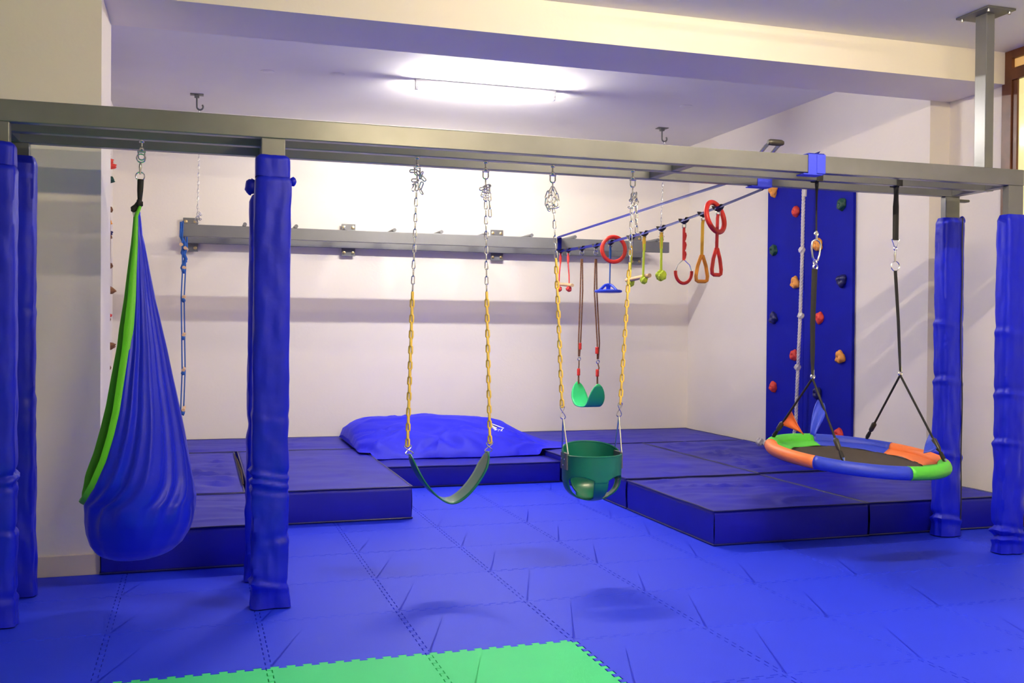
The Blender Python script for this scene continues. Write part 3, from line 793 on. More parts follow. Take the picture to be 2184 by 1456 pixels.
def pod(u, vi):
    v = vlist[vi]
    xc, a, z, ph, dl_ = pod_section(v)
    ang = math.pi + ph + dl_ + (2*math.pi - 2*ph)*u      # from near edge of the opening round to the far edge
    bb = a*0.98
    # gathered pleats, strongest in the middle, none at the seat
    env = max(0.0, min(1, (v-470)/200))*(1 - 0.85*max(0, min(1, (v-1040)/110)))
    pl = 0.0
    for kf, am, ps in ((11, 0.060, 0.3), (17, 0.055, 1.7), (27, 0.030, 0.9)):
        ph2 = ps + 0.5*math.sin(v/230.0+kf)
        w = math.sin(kf*u*math.pi*1.05 + ph2)
        pl += am*(1 - 2*abs(w)**0.7)*0.6 if kf == 17 else am*w*0.6
    edge = min(1, min(u, 1-u)/0.06)
    k = 1 + pl*env*edge*1.15
    if v > 1060:
        k += 0.035*nz(math.cos(ang)*2, math.sin(ang)*2, v/60, 1.3, 4)*edge
    return (xc + a*k*math.cos(ang), YM + bb*k*math.sin(ang), z)
mb = MB(); vs = []; fs = []
for j in range(len(vlist)):
    for i in range(NA+1): vs.append(pod(i/NA, j))
for j in range(len(vlist)-1):
    for i in range(NA): fs.append((j*(NA+1)+i, j*(NA+1)+i+1, (j+1)*(NA+1)+i+1, (j+1)*(NA+1)+i))
lastc = len(vs); e0 = (len(vlist)-1)*(NA+1)
ctr = sum((Vector(vs[e0+i]) for i in range(NA)), Vector())/NA; vs.append((ctr.x, ctr.y, ctr.z-0.004))
for i in range(NA): fs.append((e0+i, e0+i+1, lastc))
mb.add(vs, fs)
me = mb.mesh('fabric'); bm = bmesh.new(); bm.from_mesh(me); bmesh.ops.remove_doubles(bm, verts=bm.verts, dist=0.0004); bm.to_mesh(me); bm.free(); recalc(me)
obj('fabric', me, M['lycra'], PD, solid=0.002)
near, far = [], []
for j, v in enumerate(vlist):
    if v > 1064: break
    near.append(Vector(pod(0.0, j))); far.append(Vector(pod(1.0, j)))
lipz = pod_section(1066); lip = Vector((lipz[0]-lipz[1]-0.006, YM, lipz[2]))
nn = len(near)
def trimw(i): return 0.008 + 0.014*min(1, i/26)
crossing = [Vector(PY(294, 446, YM-0.006))]
pts = [Vector(PY(299, 440, YM-0.010))] + near[1:] + [near[-1].lerp(lip, 0.6)+Vector((-0.004, 0, -0.004)), lip, far[-1].lerp(lip, 0.6)+Vector((-0.004, 0, -0.004))] + far[::-1][:-1] + [Vector(PY(286, 452, YM+0.008))]
ws = [0.007] + [trimw(i) for i in range(1, nn)] + [0.022, 0.020, 0.022] + [trimw(i) for i in range(nn-1, 0, -1)] + [0.007]
obj('edge_trim', MB().tube(pts, [0.008]*len(pts), 10, rb=ws, ref=(0, 1, 0)), M['lime'], PD)

# ------------------------------------------------------------------ wall monkey bars
MBR = thing('monkey_bars', 'grey steel monkey bar ladder bolted along the back wall', 'monkey bars', (2.14, 9.3, 2.04))
RX0, RX1, RYF, RYR = -0.155, 4.44, 8.985, 9.60
RZ0, RZ1 = 2.035, 2.140
obj('front_rail', MB().box((RX0, RYF, RZ0+0.006), (RX1+0.005, RYF+0.05, RZ1+0.006)), M['railsteel'], MBR, bevel=0.004)
obj('rear_rail', MB().box((RX0, RYR, RZ0), (RX1, RYR+0.05, RZ1)), M['railsteel'], MBR, bevel=0.004)
for i in range(10):
    x = 0.36 + 0.4405*i - 0.0
    if x > RX1: break
    obj('rung', MB().tube([(x, RYF+0.004, RZ1+0.024), (x, RYR+0.045, RZ1+0.024)], 0.017, 10), M['railsteel'], MBR)
for x in (-0.098, 1.355, 2.853, 4.385):
    p_ = obj('wall_plate', MB().box((x-0.066, 9.655, 1.962), (x+0.066, 9.667, 2.272)), M['railsteel'], MBR, bevel=0.002)
    obj('standoff', MB().box((x-0.04, 9.645, 2.05), (x+0.04, 9.70, 2.125)), M['railsteel'], p_, smooth=False)
    for dx in (-0.042, 0.042):
        for zz in (1.995, 2.238):
            obj('anchor_bolt', MB().lathe([(0.006, -0.020), (0.007, -0.012), (0.012, -0.011), (0.012, -0.003), (0.016, -0.002), (0.016, 0.0)], (x+dx, 9.656, zz), 10, axis='y'), M['brass'], p_)
# ceiling hooks with support chains
LK_T = link_mesh('thin_link', 0.040, 0.020, 0.0034, M['chrome'], 5, 10)
def hook(x, y, rx, vend, label, yaw):
    t = thing('ceiling_hook', label, 'hook', (x, y, ZC), 'ceiling hooks holding the monkey bars')
    pm = MB().box((-0.055, -0.04, -0.006), (0.055, 0.04, 0.0)).mesh('hook_plate'); recalc(pm, 0.002)
    o = obj('hook_plate', pm, M['plate'], t, loc=(x, y, ZC-0.0005)); o.rotation_euler = (0, 0, yaw)
    obj('hook_block', MB().box((x-0.02, y-0.02, ZC-0.03), (x+0.02, y+0.02, ZC-0.006)), M['plate'], t, bevel=0.003)
    pts = [(x, y, ZC-0.03), (x, y, ZC-0.085)] + [(x+0.026+0.026*math.cos(a), y, ZC-0.10+0.026*math.sin(a)-0.006) for a in np.linspace(math.pi, 2.25*math.pi, 12)]
    obj('hook', MB().tube(pts, 0.0075, 8), M['plate'], t)
    top = Vector((x+0.026, y, ZC-0.128)); bot = Vector((rx, RYF+0.02, RZ1+0.075))
    n = int((top-bot).length/0.033)
    for i in range(n):
        put_link(LK_T, 'chain_link', top.lerp(bot, (i+0.5)/n), bot-top, (i % 2)*math.pi/2+0.4, t)
    r = random.Random(int(x*10)+3)
    for i in range(8):
        put_link(LK_T, 'chain_link', (rx+r.uniform(-0.012, 0.03), RYF+0.02+r.uniform(-0.02, 0.01), RZ1+0.03+0.011*i), (r.uniform(-1, 1), r.uniform(-1, 1), r.uniform(-1, 1)), r.uniform(0, 3), t)
    obj('rail_shackle', MB().tube([(rx, RYF+0.005, RZ1+0.01), (rx, RYF+0.005, RZ1+0.05), (rx, RYF+0.035, RZ1+0.05), (rx, RYF+0.035, RZ1+0.01)], 0.004, 6), M['plate'], t)
h1, h2 = PZ(420, 201, ZC), PZ(1412, 273, ZC)
hook(h1.x, h1.y, PY(421, 470, RYF+0.02).x, 470, 'ceiling hook with thin chain near the rope ladder, left of the lamp', 0.0)
hook(h2.x, h2.y, PY(1409, 500, RYF+0.02).x, 500, 'ceiling hook with thin chain right of the lamp, near the slackline', 0.0)

# ------------------------------------------------------------------ blue rope ladder on the left end of the monkey bars
RL = thing('rope_ladder', 'blue rope ladder with wooden rungs hanging on the monkey bar end', 'rope ladder', (-0.15, 9.0, RZ0))
rx = PY(391, 600, 9.0).x
za = [PY(390, v, 9.0).z for v in (523, 572, 634, 714, 788, 872)]
for dy in (-0.05, 0.05):
    for dxx in (0.0,):
        pts = [(rx-0.004, 9.0+dy*0.3, RZ1+0.03)]
        for i, q in enumerate(za): pts.append((rx + (0.012 if dy > 0 else -0.010) + 0.006*math.sin(i*2.1), 9.0+dy*1.4-0.02, q))
        pts.append((rx+0.006, 9.0+dy, za[-1]-0.05))
        obj('side_rope', MB().tube(pts, 0.0062, 6), M['bluerope'], RL)
for i, q in enumerate(za):
    if i == 0:
        for (dx, dz) in ((-0.018, 0.0), (0.016, -0.03)):
            obj('wooden_rung', MB().tube([(rx+dx, 8.88, q+dz), (rx+dx+0.01, 9.08, q+dz)], 0.0145, 10), M['wood'], RL)
        continue
    obj('wooden_rung', MB().tube([(rx+0.006, 8.87, q), (rx+0.010, 9.10, q+0.01)], 0.0145, 10), M['wood'], RL)
    for dy in (-0.07, 0.05):
        obj('rope_knot', MB().grid(lambda u, v: (rx+0.002+0.017*math.sin(math.pi*v)*math.cos(2*math.pi*u), 8.985+dy*1.4-0.01+0.017*math.sin(math.pi*v)*math.sin(2*math.pi*u), q-0.026+0.018*math.cos(math.pi*v)), 10, 6, wrapu=True), M['bluerope'], RL)
obj('rope_bundle', MB().tube([(rx-0.02, 8.96, RZ1+0.02), (rx-0.022, 8.95, RZ0), (rx+0.012, 8.95, RZ0-0.06), (rx-0.004, 8.95, RZ0-0.14), (rx+0.02, 8.95, RZ0-0.19), (rx-0.01, 8.955, RZ0-0.27), (rx+0.004, 8.96, RZ0-0.31)], [0.010, 0.011, 0.018, 0.020, 0.016, 0.016, 0.008], 8), M['bluerope'], RL)
obj('rope_bundle', MB().tube([(rx+0.028, 8.965, RZ0+0.0), (rx+0.03, 8.96, RZ0-0.09), (rx+0.014, 8.95, RZ0-0.15), (rx+0.026, 8.95, RZ0-0.22)], 0.007, 8), M['bluerope'], RL)

# ------------------------------------------------------------------ slackline
SLK = thing('slackline', 'blue webbing slackline strung from the frame to the monkey bars', 'slackline', (3.2, 7.0, 2.1))
U0, U1 = Vector((3.262, RYF+0.02, RZ1+0.012)), Vector((3.13, 4.585, HT+0.012))
L0_, L1_ = Vector((3.300, RYF+0.02, RZ0-0.006)), Vector((3.138, 5.112, HB-0.006))
def low(t):
    p = L0_.lerp(L1_, t); p.z -= 0.060*4*t*(1-t); return p
def band(pts, wd, th, tilt):
    return MB().tube(pts, wd, 8, rb=th, ref=(math.cos(tilt), 0, math.sin(tilt)))
obj('upper_strap', band([U0.lerp(U1, i/8) for i in range(9)], 0.028, 0.004, math.radians(38)), M['strap'], SLK)
obj('lower_strap', band([low(i/24) for i in range(25)], 0.026, 0.004, math.radians(38)), M['strap'], SLK)
xs0, xs1 = PY(1723, 350, 4.556).x, PY(1757, 350, 4.556).x
sl = MB().box((xs0, 4.548, HB-0.010), (xs1, 4.556, HT+0.010)).box((xs0, 4.548, HT+0.002), (xs1, 4.618, HT+0.010)).box((xs0-0.03, 4.548, HB-0.014), (xs1-0.01, 4.618, HB-0.006)).box((xs0, 4.611, HB-0.010), (xs1, 4.618, HT+0.01))
obj('beam_sleeve', sl, M['sleeve'], SLK, bevel=0.003)
obj('beam_sleeve', MB().box((xs1-0.050, 4.542, HB-0.006), (xs1+0.003, 4.549, HT+0.004)), M['sleeve'], SLK, bevel=0.003)
xs0, xs1 = PY(1616, 388, 5.05).x, PY(1647, 388, 5.05).x
sl = MB().box((xs0, 5.048, HB-0.008), (xs1, 5.056, HT+0.010)).box((xs0, 5.048, HT+0.002), (xs1, 5.115, HT+0.010)).box((xs0-0.04, 5.048, HB-0.010), (xs1, 5.118, HB-0.002)).box((xs0, 5.108, HB-0.01), (xs1, 5.116, HT+0.01))
obj('beam_sleeve', sl, M['sleeve'], SLK, bevel=0.003)
obj('rail_wrap', MB().box((3.262, RYF-0.005, RZ0-0.004), (3.302, RYF+0.055, RZ1+0.012)), M['strap'], SLK, bevel=0.003)

def slack_at(u):
    best = min((abs(proj(low(t))[0]-u), t) for t in np.linspace(0, 1, 1200)); return low(best[1])
def zv(p, v): return PY(proj(p)[0], v, p.y).z
def trolley(p, parent, v_end):
    """black strap slider with a small carabiner ending at pixel row v_end"""
    obj('slider', MB().tube([p+Vector((0.0, -0.055, 0.012)), p+Vector((0, -0.03, -0.012)), p+Vector((0, 0, -0.024)), p+Vector((0, 0.03, -0.012)), p+Vector((0, 0.055, 0.012))], [0.018, 0.020, 0.014, 0.020, 0.018], 8, rb=[0.003, 0.005, 0.008, 0.005, 0.003], ref=(1, 0, 0)), M['grip'], parent)
    ze = zv(p, v_end); zt = p.z-0.022
    pts = []
    for i in range(14):
        a = 2*math.pi*i/14
        pts.append((p.x + 0.013*math.cos(a), p.y, (zt+ze)/2 + (zt-ze)/2*(math.sin(a)*0.75+0.25*math.copysign(1, math.sin(a)))))
    obj('carabiner', MB().tube(pts, 0.0042, 6, closed=True), M['chrome'], parent)
    return Vector((p.x, p.y, ze))
def knot_ball(c, r, mat, parent, seed, name='knot'):
    def fn(u, v):
        a = 2*math.pi*u; b = math.pi*v
        d = Vector((math.sin(b)*math.cos(a), math.sin(b)*math.sin(a), math.cos(b)))
        k = r*(1 + 0.16*math.sin(5*a+4*b) + 0.15*nz(d.x, d.y, d.z, 2.5, seed))
        return Vector(c) + d*k
    return obj(name, MB().grid(fn, 22, 14, wrapu=True), mat, parent)

# red rope trapeze
p1, p2 = slack_at(1195), slack_at(1212)
t = thing('trapeze_bar', 'small wooden trapeze bar on two red ropes, left end of the slackline', 'trapeze', p1)
for p, s, seed in ((p1, -1, 1), (p2, 1, 2)):
    e = trolley(p, t, 545)
    obj('tape_loop', MB().tube([e+Vector((0, 0, 0.02)), e+Vector((0, 0, -0.03)), Vector((e.x, e.y, zv(p, 562)))], [0.005]*3, 8, rb=[0.010, 0.014, 0.008], ref=(0, 1, 0)), M['redrope'], t)
    kz = zv(p, 606); dx = 0.010*s
    obj('red_rope', MB().tube([(e.x, e.y, zv(p, 560)), (e.x+dx, e.y, (kz+e.z)/2-0.05), (e.x+dx*1.3, e.y, kz-0.03)], 0.0062, 8), M['redrope'], t)
    knot_ball((e.x+dx, e.y, zv(p, 616)), 0.025, M['redrope'], t, seed)
a, b = Vector((p1.x-0.05*0, p1.y+0.12, zv(p1, 604))), Vector((p2.x+0.014, p2.y-0.08, zv(p2, 609)))
obj('wooden_bar', MB().tube([a, b], 0.0165, 10), M['wood'], t)

# brown rope swing with light green seat
p1, p2 = slack_at(1241), slack_at(1271)
t = thing('flexible_swing', 'light green flexible swing seat on brown ropes under the slackline', 'swing', p1)
sb = []
for k, (p, vr, vm, va, ve, uo) in enumerate(((p1, 552, 738, 793, 818, 1234), (p2, 552, 747, 795, 823, 1274))):
    e = trolley(p, t, 536)
    obj('round_ring', MB().tube(arc_pts((e.x, e.y, e.z-0.012), 0.020, 0, 2*math.pi, 16)[:-1], 0.0035, 6, closed=True), M['chrome'], t)
    pb = PY(uo, ve, p.y); q = PY(uo+1, 760 if k == 0 else 766, p.y)
    for s in (-1, 1):
        pts = [(e.x+0.006*s, e.y, zv(p, vr)), (e.x+0.011*s, e.y, zv(p, 620)), (q.x+0.010*s+0.004, e.y, q.z+0.14), (q.x+0.004*s, e.y, q.z)]
        obj('brown_rope', MB().tube(pts, 0.0068, 8), M['brownrope'], t)
    m1 = PY(uo+(3 if k == 0 else -1), vm, p.y)
    obj('red_slider', MB().lathe([(0.013, -0.030), (0.016, -0.024), (0.013, -0.015), (0.016, -0.006), (0.013, 0.0), (0.016, 0.008), (0.013, 0.016), (0.016, 0.024), (0.012, 0.030)], m1, 12), M['red'], t)
    obj('snap_link', MB().tube(arc_pts((q.x, q.y, q.z-0.022), 0.014, 0, 2*math.pi, 12)[:-1], 0.0045, 6, closed=True), M['chrome'], t)
    m2 = PY(uo, va, p.y)
    obj('lower_rope', MB().tube([(q.x, q.y, q.z-0.034), (q.x+(0.012 if k else 0), q.y, q.z-0.075), (m2.x, m2.y, m2.z), (pb.x, pb.y, pb.z)], [0.006, 0.006, 0.007, 0.009], 8), M['brownrope'], t)
    obj('red_slider', MB().lathe([(0.012, -0.032), (0.016, -0.026), (0.014, -0.016), (0.016, -0.006), (0.014, 0.0), (0.016, 0.008), (0.014, 0.018), (0.015, 0.028), (0.011, 0.032)], m2, 12), M['red'], t)
    sb.append(pb)
fa, na = sb[0], sb[1]
dirv = (na - fa); dirv.z = 0; dl = dirv.length; dirv.normalize()
per = Vector((dirv.y, -dirv.x, 0))
if per.x < 0: per = -per
zlow = zv(fa.lerp(na, 0.5), 866)
def seat(u, v):
    s = 2*u-1
    base_ = fa.lerp(na, 0.5) + dirv*(dl/2+0.02)*(0.55*s + 0.45*math.sin(s*math.pi/2))
    ze = (fa.z*(1-u) + na.z*u) + 0.018
    z = zlow + (ze-zlow)*abs(s)**3.2
    e = min(u, 1-u)
    wd = 0.080*math.sqrt(max(0.02, 1-(1-min(1, e/0.16))**2))
    return base_*1 + per*(2*v-1)*wd + Vector((0, 0, z-base_.z))
obj('seat', MB().grid(seat, 48, 8), M['seatgreen'], t, solid=0.010)

# gym rings threaded on the slackline
def gym_ring(u, R, r, label, yawdeg, tilt, dz=0.0):
    p = slack_at(u)
    t = tag(obj('gym_ring', MB(), M['red']), label, 'ring', 'red rings threaded on the slackline')
    c = Vector((0, 0, -(R - r) + 0.006))
    pts = []
    yw = math.radians(yawdeg); tl = math.radians(tilt)
    for i in range(36):
        a = 2*math.pi*i/36
        q = Vector((R*math.cos(a), 0, R*math.sin(a)))
        q = Matrix.Rotation(tl, 3, Vector((0.48, 0.88, 0))) @ (Matrix.Rotation(yw, 3, 'Z') @ q)
        pts.append(c + q)
    me = MB().tube(pts, r, 12, closed=True).mesh('gym_ring'); recalc(me); me.materials.append(M['red'])
    me.polygons.foreach_set('use_smooth', [True]*len(me.polygons))
    t.data = me; t.location = p + Vector((0, 0, dz))
    return t
gym_ring(1309, 0.103, 0.0165, 'upright red plastic ring in front of the blue disc rope', 0, 0, 0.012)
gym_ring(1526, 0.100, 0.0165, 'tilted red plastic ring near the frame end of the slackline', 30, -16, 0.02)

# blue disc
p = slack_at(1308) + Vector((0.0, 0.06, 0))
t = thing('disc_handle', 'blue plastic disc handle hanging on a thin blue rope', 'handle', p)
e = trolley(p, t, 527)
hz = zv(p, 606)
obj('tape_loop', MB().tube([e+Vector((0, 0, 0.012)), e+Vector((0, 0, -0.03)), Vector((e.x, e.y, zv(p, 552)))], [0.005]*3, 8, rb=[0.008, 0.011, 0.009], ref=(0, 1, 0)), M['bluerope'], t)
obj('blue_rope', MB().tube([(e.x, e.y, zv(p, 550)), (e.x-0.003, e.y, hz)], 0.0058, 8), M['bluerope'], t)
dzc = zv(p, 621); ex, ey = e.x-0.015, e.y
obj('disc', MB().lathe([(0.098, dzc-0.012), (0.112, dzc-0.008), (0.115, dzc), (0.112, dzc+0.008), (0.098, dzc+0.012), (0.085, dzc+0.008), (0.085, dzc-0.008)], (ex, ey, 0), 36).lathe([(0.086, dzc-0.010), (0.086, dzc-0.002)], (ex, ey, 0), 36), M['blueplastic'], t)
obj('hub', MB().lathe([(0.020, dzc-0.002), (0.018, dzc+0.03), (0.024, dzc+0.044), (0.022, hz+0.004), (0.010, hz+0.008)], (ex, ey, 0), 12), M['blueplastic'], t)
for k in range(4):
    a = math.radians(20+90*k)
    obj('strut', MB().tube([(ex+0.100*math.cos(a), ey+0.100*math.sin(a), dzc+0.006), (ex+0.055*math.cos(a), ey+0.055*math.sin(a), dzc+0.040), (ex+0.032*math.cos(a), ey+0.032*math.sin(a), dzc+0.052), (ex+0.010*math.cos(a), ey+0.010*math.sin(a), dzc+0.050)], [0.009]*4, 8, rb=[0.010]*4), M['blueplastic'], t)

# yellow rope trapeze
p1, p2 = slack_at(1346), slack_at(1374)
t = thing('trapeze_bar', 'wooden trapeze bar on yellow ropes beside the right swing chain', 'trapeze', p2)
for p, vt, vk, seed in ((p1, 528, 603, 5), (p2, 508, 597, 6)):
    e = trolley(p, t, vt)
    obj('tape_loop', MB().tube([e+Vector((0, 0, 0.016)), e+Vector((0, 0, -0.025)), Vector((e.x, e.y, zv(p, vt+26)))], [0.006]*3, 8, rb=[0.013, 0.015, 0.012], ref=(0, 1, 0)), M['yellowstrap'], t)
    obj('yellow_rope', MB().tube([(e.x, e.y, zv(p, vt+12)), (e.x-0.006, e.y, zv(p, vk-3))], 0.0092, 8), M['limerope'], t)
    knot_ball((e.x, e.y, zv(p, vk)), 0.028, M['limerope'], t, seed)
obj('wooden_bar', MB().tube([(p1.x-0.012, p1.y+0.05, zv(p1, 597)), (p2.x+0.020, p2.y-0.06, zv(p2, 588))], 0.0165, 10), M['wood'], t)

# knotted ball rope
p = slack_at(1411)
t = thing('ball_rope', 'single lime rope ending in a big knot ball on the slackline', 'rope', p)
e = trolley(p, t, 500)
obj('tape_loop', MB().tube([e+Vector((0, 0, 0.016)), e+Vector((0, 0, -0.025)), Vector((e.x, e.y, zv(p, 530)))], [0.006]*3, 8, rb=[0.013, 0.015, 0.012], ref=(0, 1, 0)), M['yellowstrap'], t)
obj('lime_rope', MB().tube([(e.x, e.y, zv(p, 505)), (e.x, e.y, zv(p, 580))], 0.0095, 8), M['limerope'], t)
knot_ball((e.x, e.y, zv(p, 587)), 0.037, M['limerope'], t, 9)

# half ring grip
p = slack_at(1459)
t = thing('ring_grip', 'red half ring grip with steel wire on a red strap', 'grip', p)
e = trolley(p, t, 487)
obj('red_strap', MB().tube([e+Vector((0, 0, 0.008)), Vector((e.x, e.y, zv(p, 520))), Vector((e.x, e.y, zv(p, 555)))], [0.005]*3, 8, rb=[0.011]*3, ref=(0, 1, 0)), M['redrope'], t)
for k in range(3):
    obj('strap_loop', MB().tube([(e.x+0.010, e.y, zv(p, 496+20*k)), (e.x+0.016, e.y, zv(p, 502+20*k)), (e.x+0.008, e.y, zv(p, 512+20*k))], 0.006, 6), M['redrope'], t)
zc_ = zv(p, 580); Rr = 0.062
ar = [(e.x+Rr*math.cos(a), e.y, zc_+0.078*math.sin(a)*(1 if a > math.pi else 1)) for a in np.linspace(math.pi*0.97, math.pi*2.03, 18)]
obj('grip', MB().tube(ar, 0.0115, 10), M['red'], t)
obj('wire', MB().tube([ar[0], (e.x-Rr*0.75, e.y, zc_+0.05), (e.x-0.004, e.y, zv(p, 554))], 0.0035, 6).tube([ar[-1], (e.x+Rr*0.75, e.y, zc_+0.05), (e.x+0.004, e.y, zv(p, 554))], 0.0035, 6), M['chrome'], t)

# triangle grips
def tri_grip(u, vt, vs0, v_top, v_bot, wid, yaw, mat, smat, label):
    p = slack_at(u)
    t = thing('triangle_grip', label, 'grip', p)
    e = trolley(p, t, vt)
    dx = proj(e)[0]
    obj('strap', MB().tube([e+Vector((0, 0, 0.010)), Vector((e.x-0.004, e.y, zv(p, (vs0+vt)/2))), Vector((e.x-0.008, e.y, zv(p, v_top)))], [0.006]*3, 8, rb=[0.012]*3, ref=(0, 1, 0)), smat, t)
    obj('strap_buckle', MB().tube([(e.x-0.008, e.y, zv(p, v_top-14)), (e.x-0.008, e.y, zv(p, v_top-4))], 0.011, 8), smat, t)
    zt, zb_ = zv(p, v_top), zv(p, v_bot)
    R = Matrix.Rotation(math.radians(yaw), 3, 'Z'); pts = []
    for (lx, lz) in ((0.006, 0.0), (wid*0.36, 0.40), (wid*0.5, 0.80), (wid*0.46, 0.96), (wid*0.3, 1.0), (-wid*0.3, 1.0), (-wid*0.46, 0.96), (-wid*0.5, 0.80), (-wid*0.36, 0.40), (-0.006, 0.0)):
        pts.append(Vector((e.x-0.008, e.y, zt + (zb_-zt)*lz)) + R @ Vector((lx, 0, 0)))
    obj('handle', MB().tube(pts, 0.0125, 10, closed=True), mat, t)
    return t
tri_grip(1500, 472, 480, 545, 600, 0.085, 0, M['orange'], M['yellowstrap'], 'orange triangle grip on a yellow strap under the slackline')
tri_grip(1532, 460, 470, 530, 586, 0.085, 18, M['red'], M['redrope'], 'red triangle grip on a red strap beneath the tilted ring')

# ------------------------------------------------------------------ climbing board on the right wall
CB = thing('climbing_board', 'tall blue climbing board with coloured holds on the right wall', 'climbing wall', (XR-0.02, 7.4, 0.22))
XB = XR-0.030
ya, ym_, yb_ = PX(1635, 700, XB).y, PX(1714, 700, XB).y, PX(1817, 700, XB).y
obj('board', MB().box((XB, ym_+0.002, 0.23), (XR-0.004, ya, 2.62)), M['board'], CB, bevel=0.003)
obj('board', MB().box((XB, yb_, 0.23), (XR-0.004, ym_-0.002, 2.62)), M['board'], CB, bevel=0.003)
def hold_mesh(kind, seed):
    def fn(u, v):
        a = 2*math.pi*u; b = math.pi*v
        d = Vector((math.sin(b)*math.cos(a), math.sin(b)*math.sin(a), math.cos(b)))
        k = 1 + 0.28*nz(d.x, d.y, d.z, 1.6, seed)
        if kind == 0: k *= 1 + 0.30*max(0, math.cos(3*a+seed))*math.sin(b)
        x, y, z = d.x*k*0.050, d.y*k*0.050, d.z*k*0.036
        rr = math.hypot(x, y)
        if z > 0 and rr < 0.016: z -= 0.016*(1-rr/0.016)
        return (x, y, max(z, -0.008))
    me = MB().grid(fn, 28, 16, wrapu=True).mesh('climbing_hold'); recalc(me)
    me.polygons.foreach_set('use_smooth', [True]*len(me.polygons)); return me
HM = {}
HOLDS = [(1648, 408, 'holdorange', 0, 'orange hold'), (1695, 451, 'holdred', 1, 'red hold'), (1793, 435, 'holdgreen', 1, 'dark green hold'), (1648, 533, 'holdgreen', 1, 'dark green hold'), (1694, 603, 'holdorange', 0, 'orange hold'), (1793, 598, 'holdnavy', 0, 'navy hold'), (1648, 678, 'holdnavy', 0, 'navy hold'), (1746, 678, 'holdred', 1, 'red hold'), (1692, 757, 'holdred', 1, 'red hold'), (1790, 762, 'holdorange', 0, 'orange hold'), (1647, 825, 'holdred', 1, 'red hold'), (1741, 838, 'holdnavy', 1, 'navy hold'), (1743, 522, 'holdorange', 0, 'orange hold'), (1787, 925, 'holdred', 1, 'red hold')]
for i, (u, v, mk, kind, lab) in enumerate(HOLDS):
    key = (mk, kind)
    if key not in HM:
        me = hold_mesh(kind, 3+len(HM)*2.3); me.materials.append(M[mk]); HM[key] = me
    o = bpy.data.objects.new('climbing_hold', HM[key]); COL.objects.link(o)
    p = PX(u, v, XB-0.018)
    o.parent = CB; o.matrix_parent_inverse = Matrix.Translation(CB.location).inverted()
    o.matrix_basis = Matrix.Translation((XB-0.006, p.y, p.z)) @ Matrix.Rotation(-math.pi/2, 4, 'Y') @ Matrix.Rotation(i*1.3, 4, 'Z')
    o['label'] = lab

# holds and a brown rope on the left wall, seen edge on past the pillar
CW = thing('climbing_board', 'row of holds on the left alcove wall, seen edge-on past the pillar', 'climbing wall', (XL+0.02, 8.8, 0.22))
obj('board', MB().box((XL+0.001, 8.05, 0.23), (XL+0.02, 9.45, 2.72)), M['wall'], CW, bevel=0.002)
for i, (v, mk, yy, s) in enumerate(((327, 'holdbrown', 6.2, 0.6), (343, 'holdred', 6.25, 0.9), (353, 'holdred', 6.45, 1.0), (383, 'holdgreen', 6.3, 1.0), (474, 'holdorange', 6.3, 0.7), (497, 'holdnavy', 6.35, 0.7), (505, 'holdbrown', 6.3, 0.7), (619, 'holdbrown', 6.35, 1.1), (672, 'holdred', 6.3, 0.7), (737, 'holdbrown', 6.35, 1.1), (828, 'holdnavy', 6.3, 0.8), (855, 'holdbrown', 6.35, 1.0))):
    key = (mk, 1)
    if key not in HM:
        me = hold_mesh(1, 3+len(HM)*2.3); me.materials.append(M[mk]); HM[key] = me
    o = bpy.data.objects.new('climbing_hold', HM[key]); COL.objects.link(o)
    yy += 2.55; zz = PY(233, v, yy).z
    o.parent = CW; o.matrix_parent_inverse = Matrix.Translation(CW.location).inverted()
    o.matrix_basis = Matrix.Translation((XL+0.02, yy, zz)) @ Matrix.Rotation(math.pi/2, 4, 'Y') @ Matrix.Rotation(i*1.1, 4, 'Z') @ Matrix.Diagonal((s*0.6, s*0.6, s*1.75, 1))
BR = thing('knotted_rope', 'thin brown knotted rope hanging beside the pillar edge', 'rope', (XL+0.06, 8.6, 2.3))
zz = [2.35, 2.0, 1.6, 1.2, 0.9, 0.6, 0.36]
obj('brown_rope', MB().tube([(XL+0.056+0.010*math.sin(4*q), 8.60, q) for q in np.linspace(2.4, 0.3, 40)], 0.008, 6), M['brownrope'], BR)
for q in (2.2, 1.75, 1.32, 0.93): knot_ball((XL+0.060+0.010*math.sin(4*q), 8.60, q), 0.022, M['brownrope'], BR, q)
obj('top_anchor', MB().tube([(XL+0.02, 8.60, 2.41), (XL+0.065, 8.60, 2.41)], 0.010, 8), M['plate'], BR)

# white knotted climbing rope in front of the board
WR = thing('climbing_rope', 'white twisted climbing rope with knots in front of the blue board', 'rope', (4.88, 7.45, 0.23))
path = [(1714, 384), (1714, 402), (1712.5, 470), (1711, 540), (1708.5, 620), (1705.5, 700), (1702, 780), (1699, 850), (1697, 900), (1692, 930)]
wp = []
XW = 4.90
for (u, v) in path: wp.append(PX(u, v, XW))
ye = wp[-1].y; tail = [(1683, 950), (1668, 957), (1650, 953), (1636, 949)]
for (u, v) in tail: 
    q = PX(u, v, 4.86); q.z = max(q.z, 0.247); wp.append(q)
wp = [wp[0]] + wp[1:]
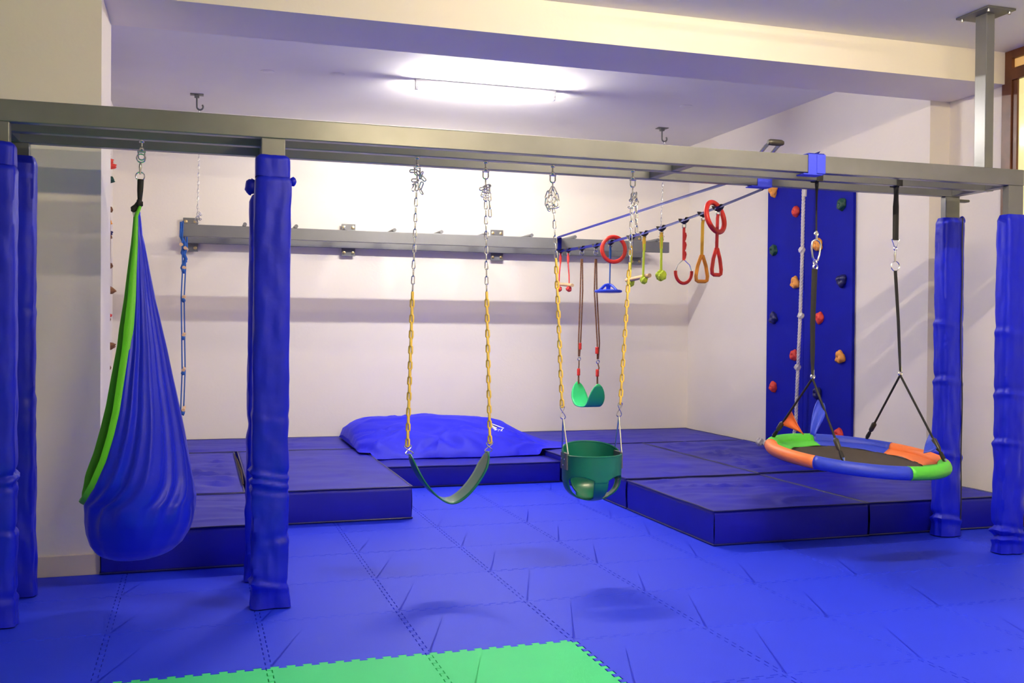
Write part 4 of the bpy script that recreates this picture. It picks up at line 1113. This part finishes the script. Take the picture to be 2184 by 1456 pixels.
# resample smoothly
def catmull(P, n=14):
    out = []
    for i in range(len(P)-1):
        p0, p1, p2, p3 = P[max(i-1, 0)], P[i], P[i+1], P[min(i+2, len(P)-1)]
        for k in range(n):
            t_ = k/n
            out.append(0.5*((2*p1) + (p2-p0)*t_ + (2*p0-5*p1+4*p2-p3)*t_*t_ + (3*p1-p0-3*p2+p3)*t_**3))
    out.append(P[-1]); return out
cl_ = catmull([Vector(p) for p in wp], 26)
for s in range(3):
    pts = []; acc = 0
    for i, p in enumerate(cl_):
        if i: acc += (p-cl_[i-1]).length
        tg = (cl_[min(i+1, len(cl_)-1)] - cl_[max(i-1, 0)]).normalized()
        e1 = tg.orthogonal().normalized() if abs(tg.z) < 0.5 else (Vector((0, 1, 0)) - tg*tg.y).normalized()
        e2 = tg.cross(e1); a = acc*75 + s*2*math.pi/3
        pts.append(p + e1*0.008*math.cos(a) + e2*0.008*math.sin(a))
    obj('rope_strand', MB().tube(pts, 0.0085, 6), M['whiterope'], WR)
for (u, v) in ((1710, 533), (1708, 673), (1701, 783)):
    q = PX(u, v, XW); knot_ball((q.x, q.y, q.z), 0.027, M['whiterope'], WR, u)
q = PX(1634, 948, 4.86); q.z = max(q.z, 0.255); knot_ball(q, 0.026, M['whiterope'], WR, 3)
q2 = PX(1620, 949, 4.85); q2.z = max(q2.z, 0.262); knot_ball(q2, 0.034, M['whiterope'], WR, 4)
obj('top_splice', MB().tube([wp[0]+Vector((0, -0.03, 0.02)), PX(1717, 419, XW)], [0.014, 0.014], 8), M['whiterope'], WR)
obj('top_anchor', MB().tube([(XB+0.002, wp[0].y, wp[0].z+0.02), (XW-0.01, wp[0].y, wp[0].z+0.02)], 0.012, 8), M['plate'], WR)

# ------------------------------------------------------------------ tube lamps
def tube_lamp(x0, x1, y, zc, strength, label):
    t = thing('tube_lamp', label, 'lamp', ((x0+x1)/2, y, zc))
    obj('housing', MB().box((x0, y-0.025, zc-0.042), (x1, y+0.025, zc+0.001)), M['lampwhite'], t, bevel=0.004)
    for x in (x0+0.012, x1-0.012):
        obj('end_holder', MB().box((x-0.012, y-0.018, zc-0.085), (x+0.012, y+0.018, zc-0.036)), M['lampwhite'], t, bevel=0.004)
    em = emission('tube_glow', strength[1], strength[0])
    obj('tube', MB().tube([(x0+0.02, y, zc-0.066), (x1-0.02, y, zc-0.066)], 0.0145, 12), em, t)
la, lb = PZ(884, 186, ZC-0.06), PZ(1186, 208, ZC-0.06)
tube_lamp(la.x, lb.x, (la.y+lb.y)/2, ZC, ALCOVE_TUBE, 'lit white tube lamp on the alcove ceiling')
tube_lamp(2.0, 3.2, 3.1, ZH, HALL_TUBE, 'lit tube lamp on the hall ceiling in front of the frame')
tube_lamp(1.2, 2.4, -0.25, ZH, REAR_TUBE, 'lit warm tube lamp on the hall ceiling, farther from the frame')

# ------------------------------------------------------------------ glazed wooden door in the hall wall
DX = XO - 0.03
yd = PX(2131, 600, DX).y
door = struct('door_1', MB().box((DX, yd-0.085, 0.0), (XO+0.02, yd, ZH)), M['doorwood'], bevel=0.004, label='brown wooden frame of a lit frosted glass door')
def dpart(n, a, b, m): return obj(n, MB().box(a, b), m, door, bevel=0.003)
ydn = yd - 1.35
dpart('frame_post', (DX, ydn-0.085, 0.0), (XO+0.02, ydn, ZH), M['doorwood'])
dpart('frame_head', (DX, ydn, ZH-0.055), (XO+0.02, yd-0.085, ZH), M['doorwood'])
dpart('transom_bar', (DX, ydn, 2.955), (XO+0.02, yd-0.085, 3.035), M['doorwood'])
dpart('sill', (DX, ydn, 0.0), (XO+0.02, yd-0.085, 0.17), M['doorwood'])
dpart('inner_stile', (DX+0.012, yd-0.125, 0.17), (XO+0.02, yd-0.085, 2.955), M['doorwood'])
dpart('glass_pane', (XO-0.006, ydn, 0.17), (XO+0.004, yd-0.125, 2.955), M['glass'])
dpart('transom_pane', (XO-0.006, ydn, 3.035), (XO+0.004, yd-0.085, ZH-0.055), M['transom'])
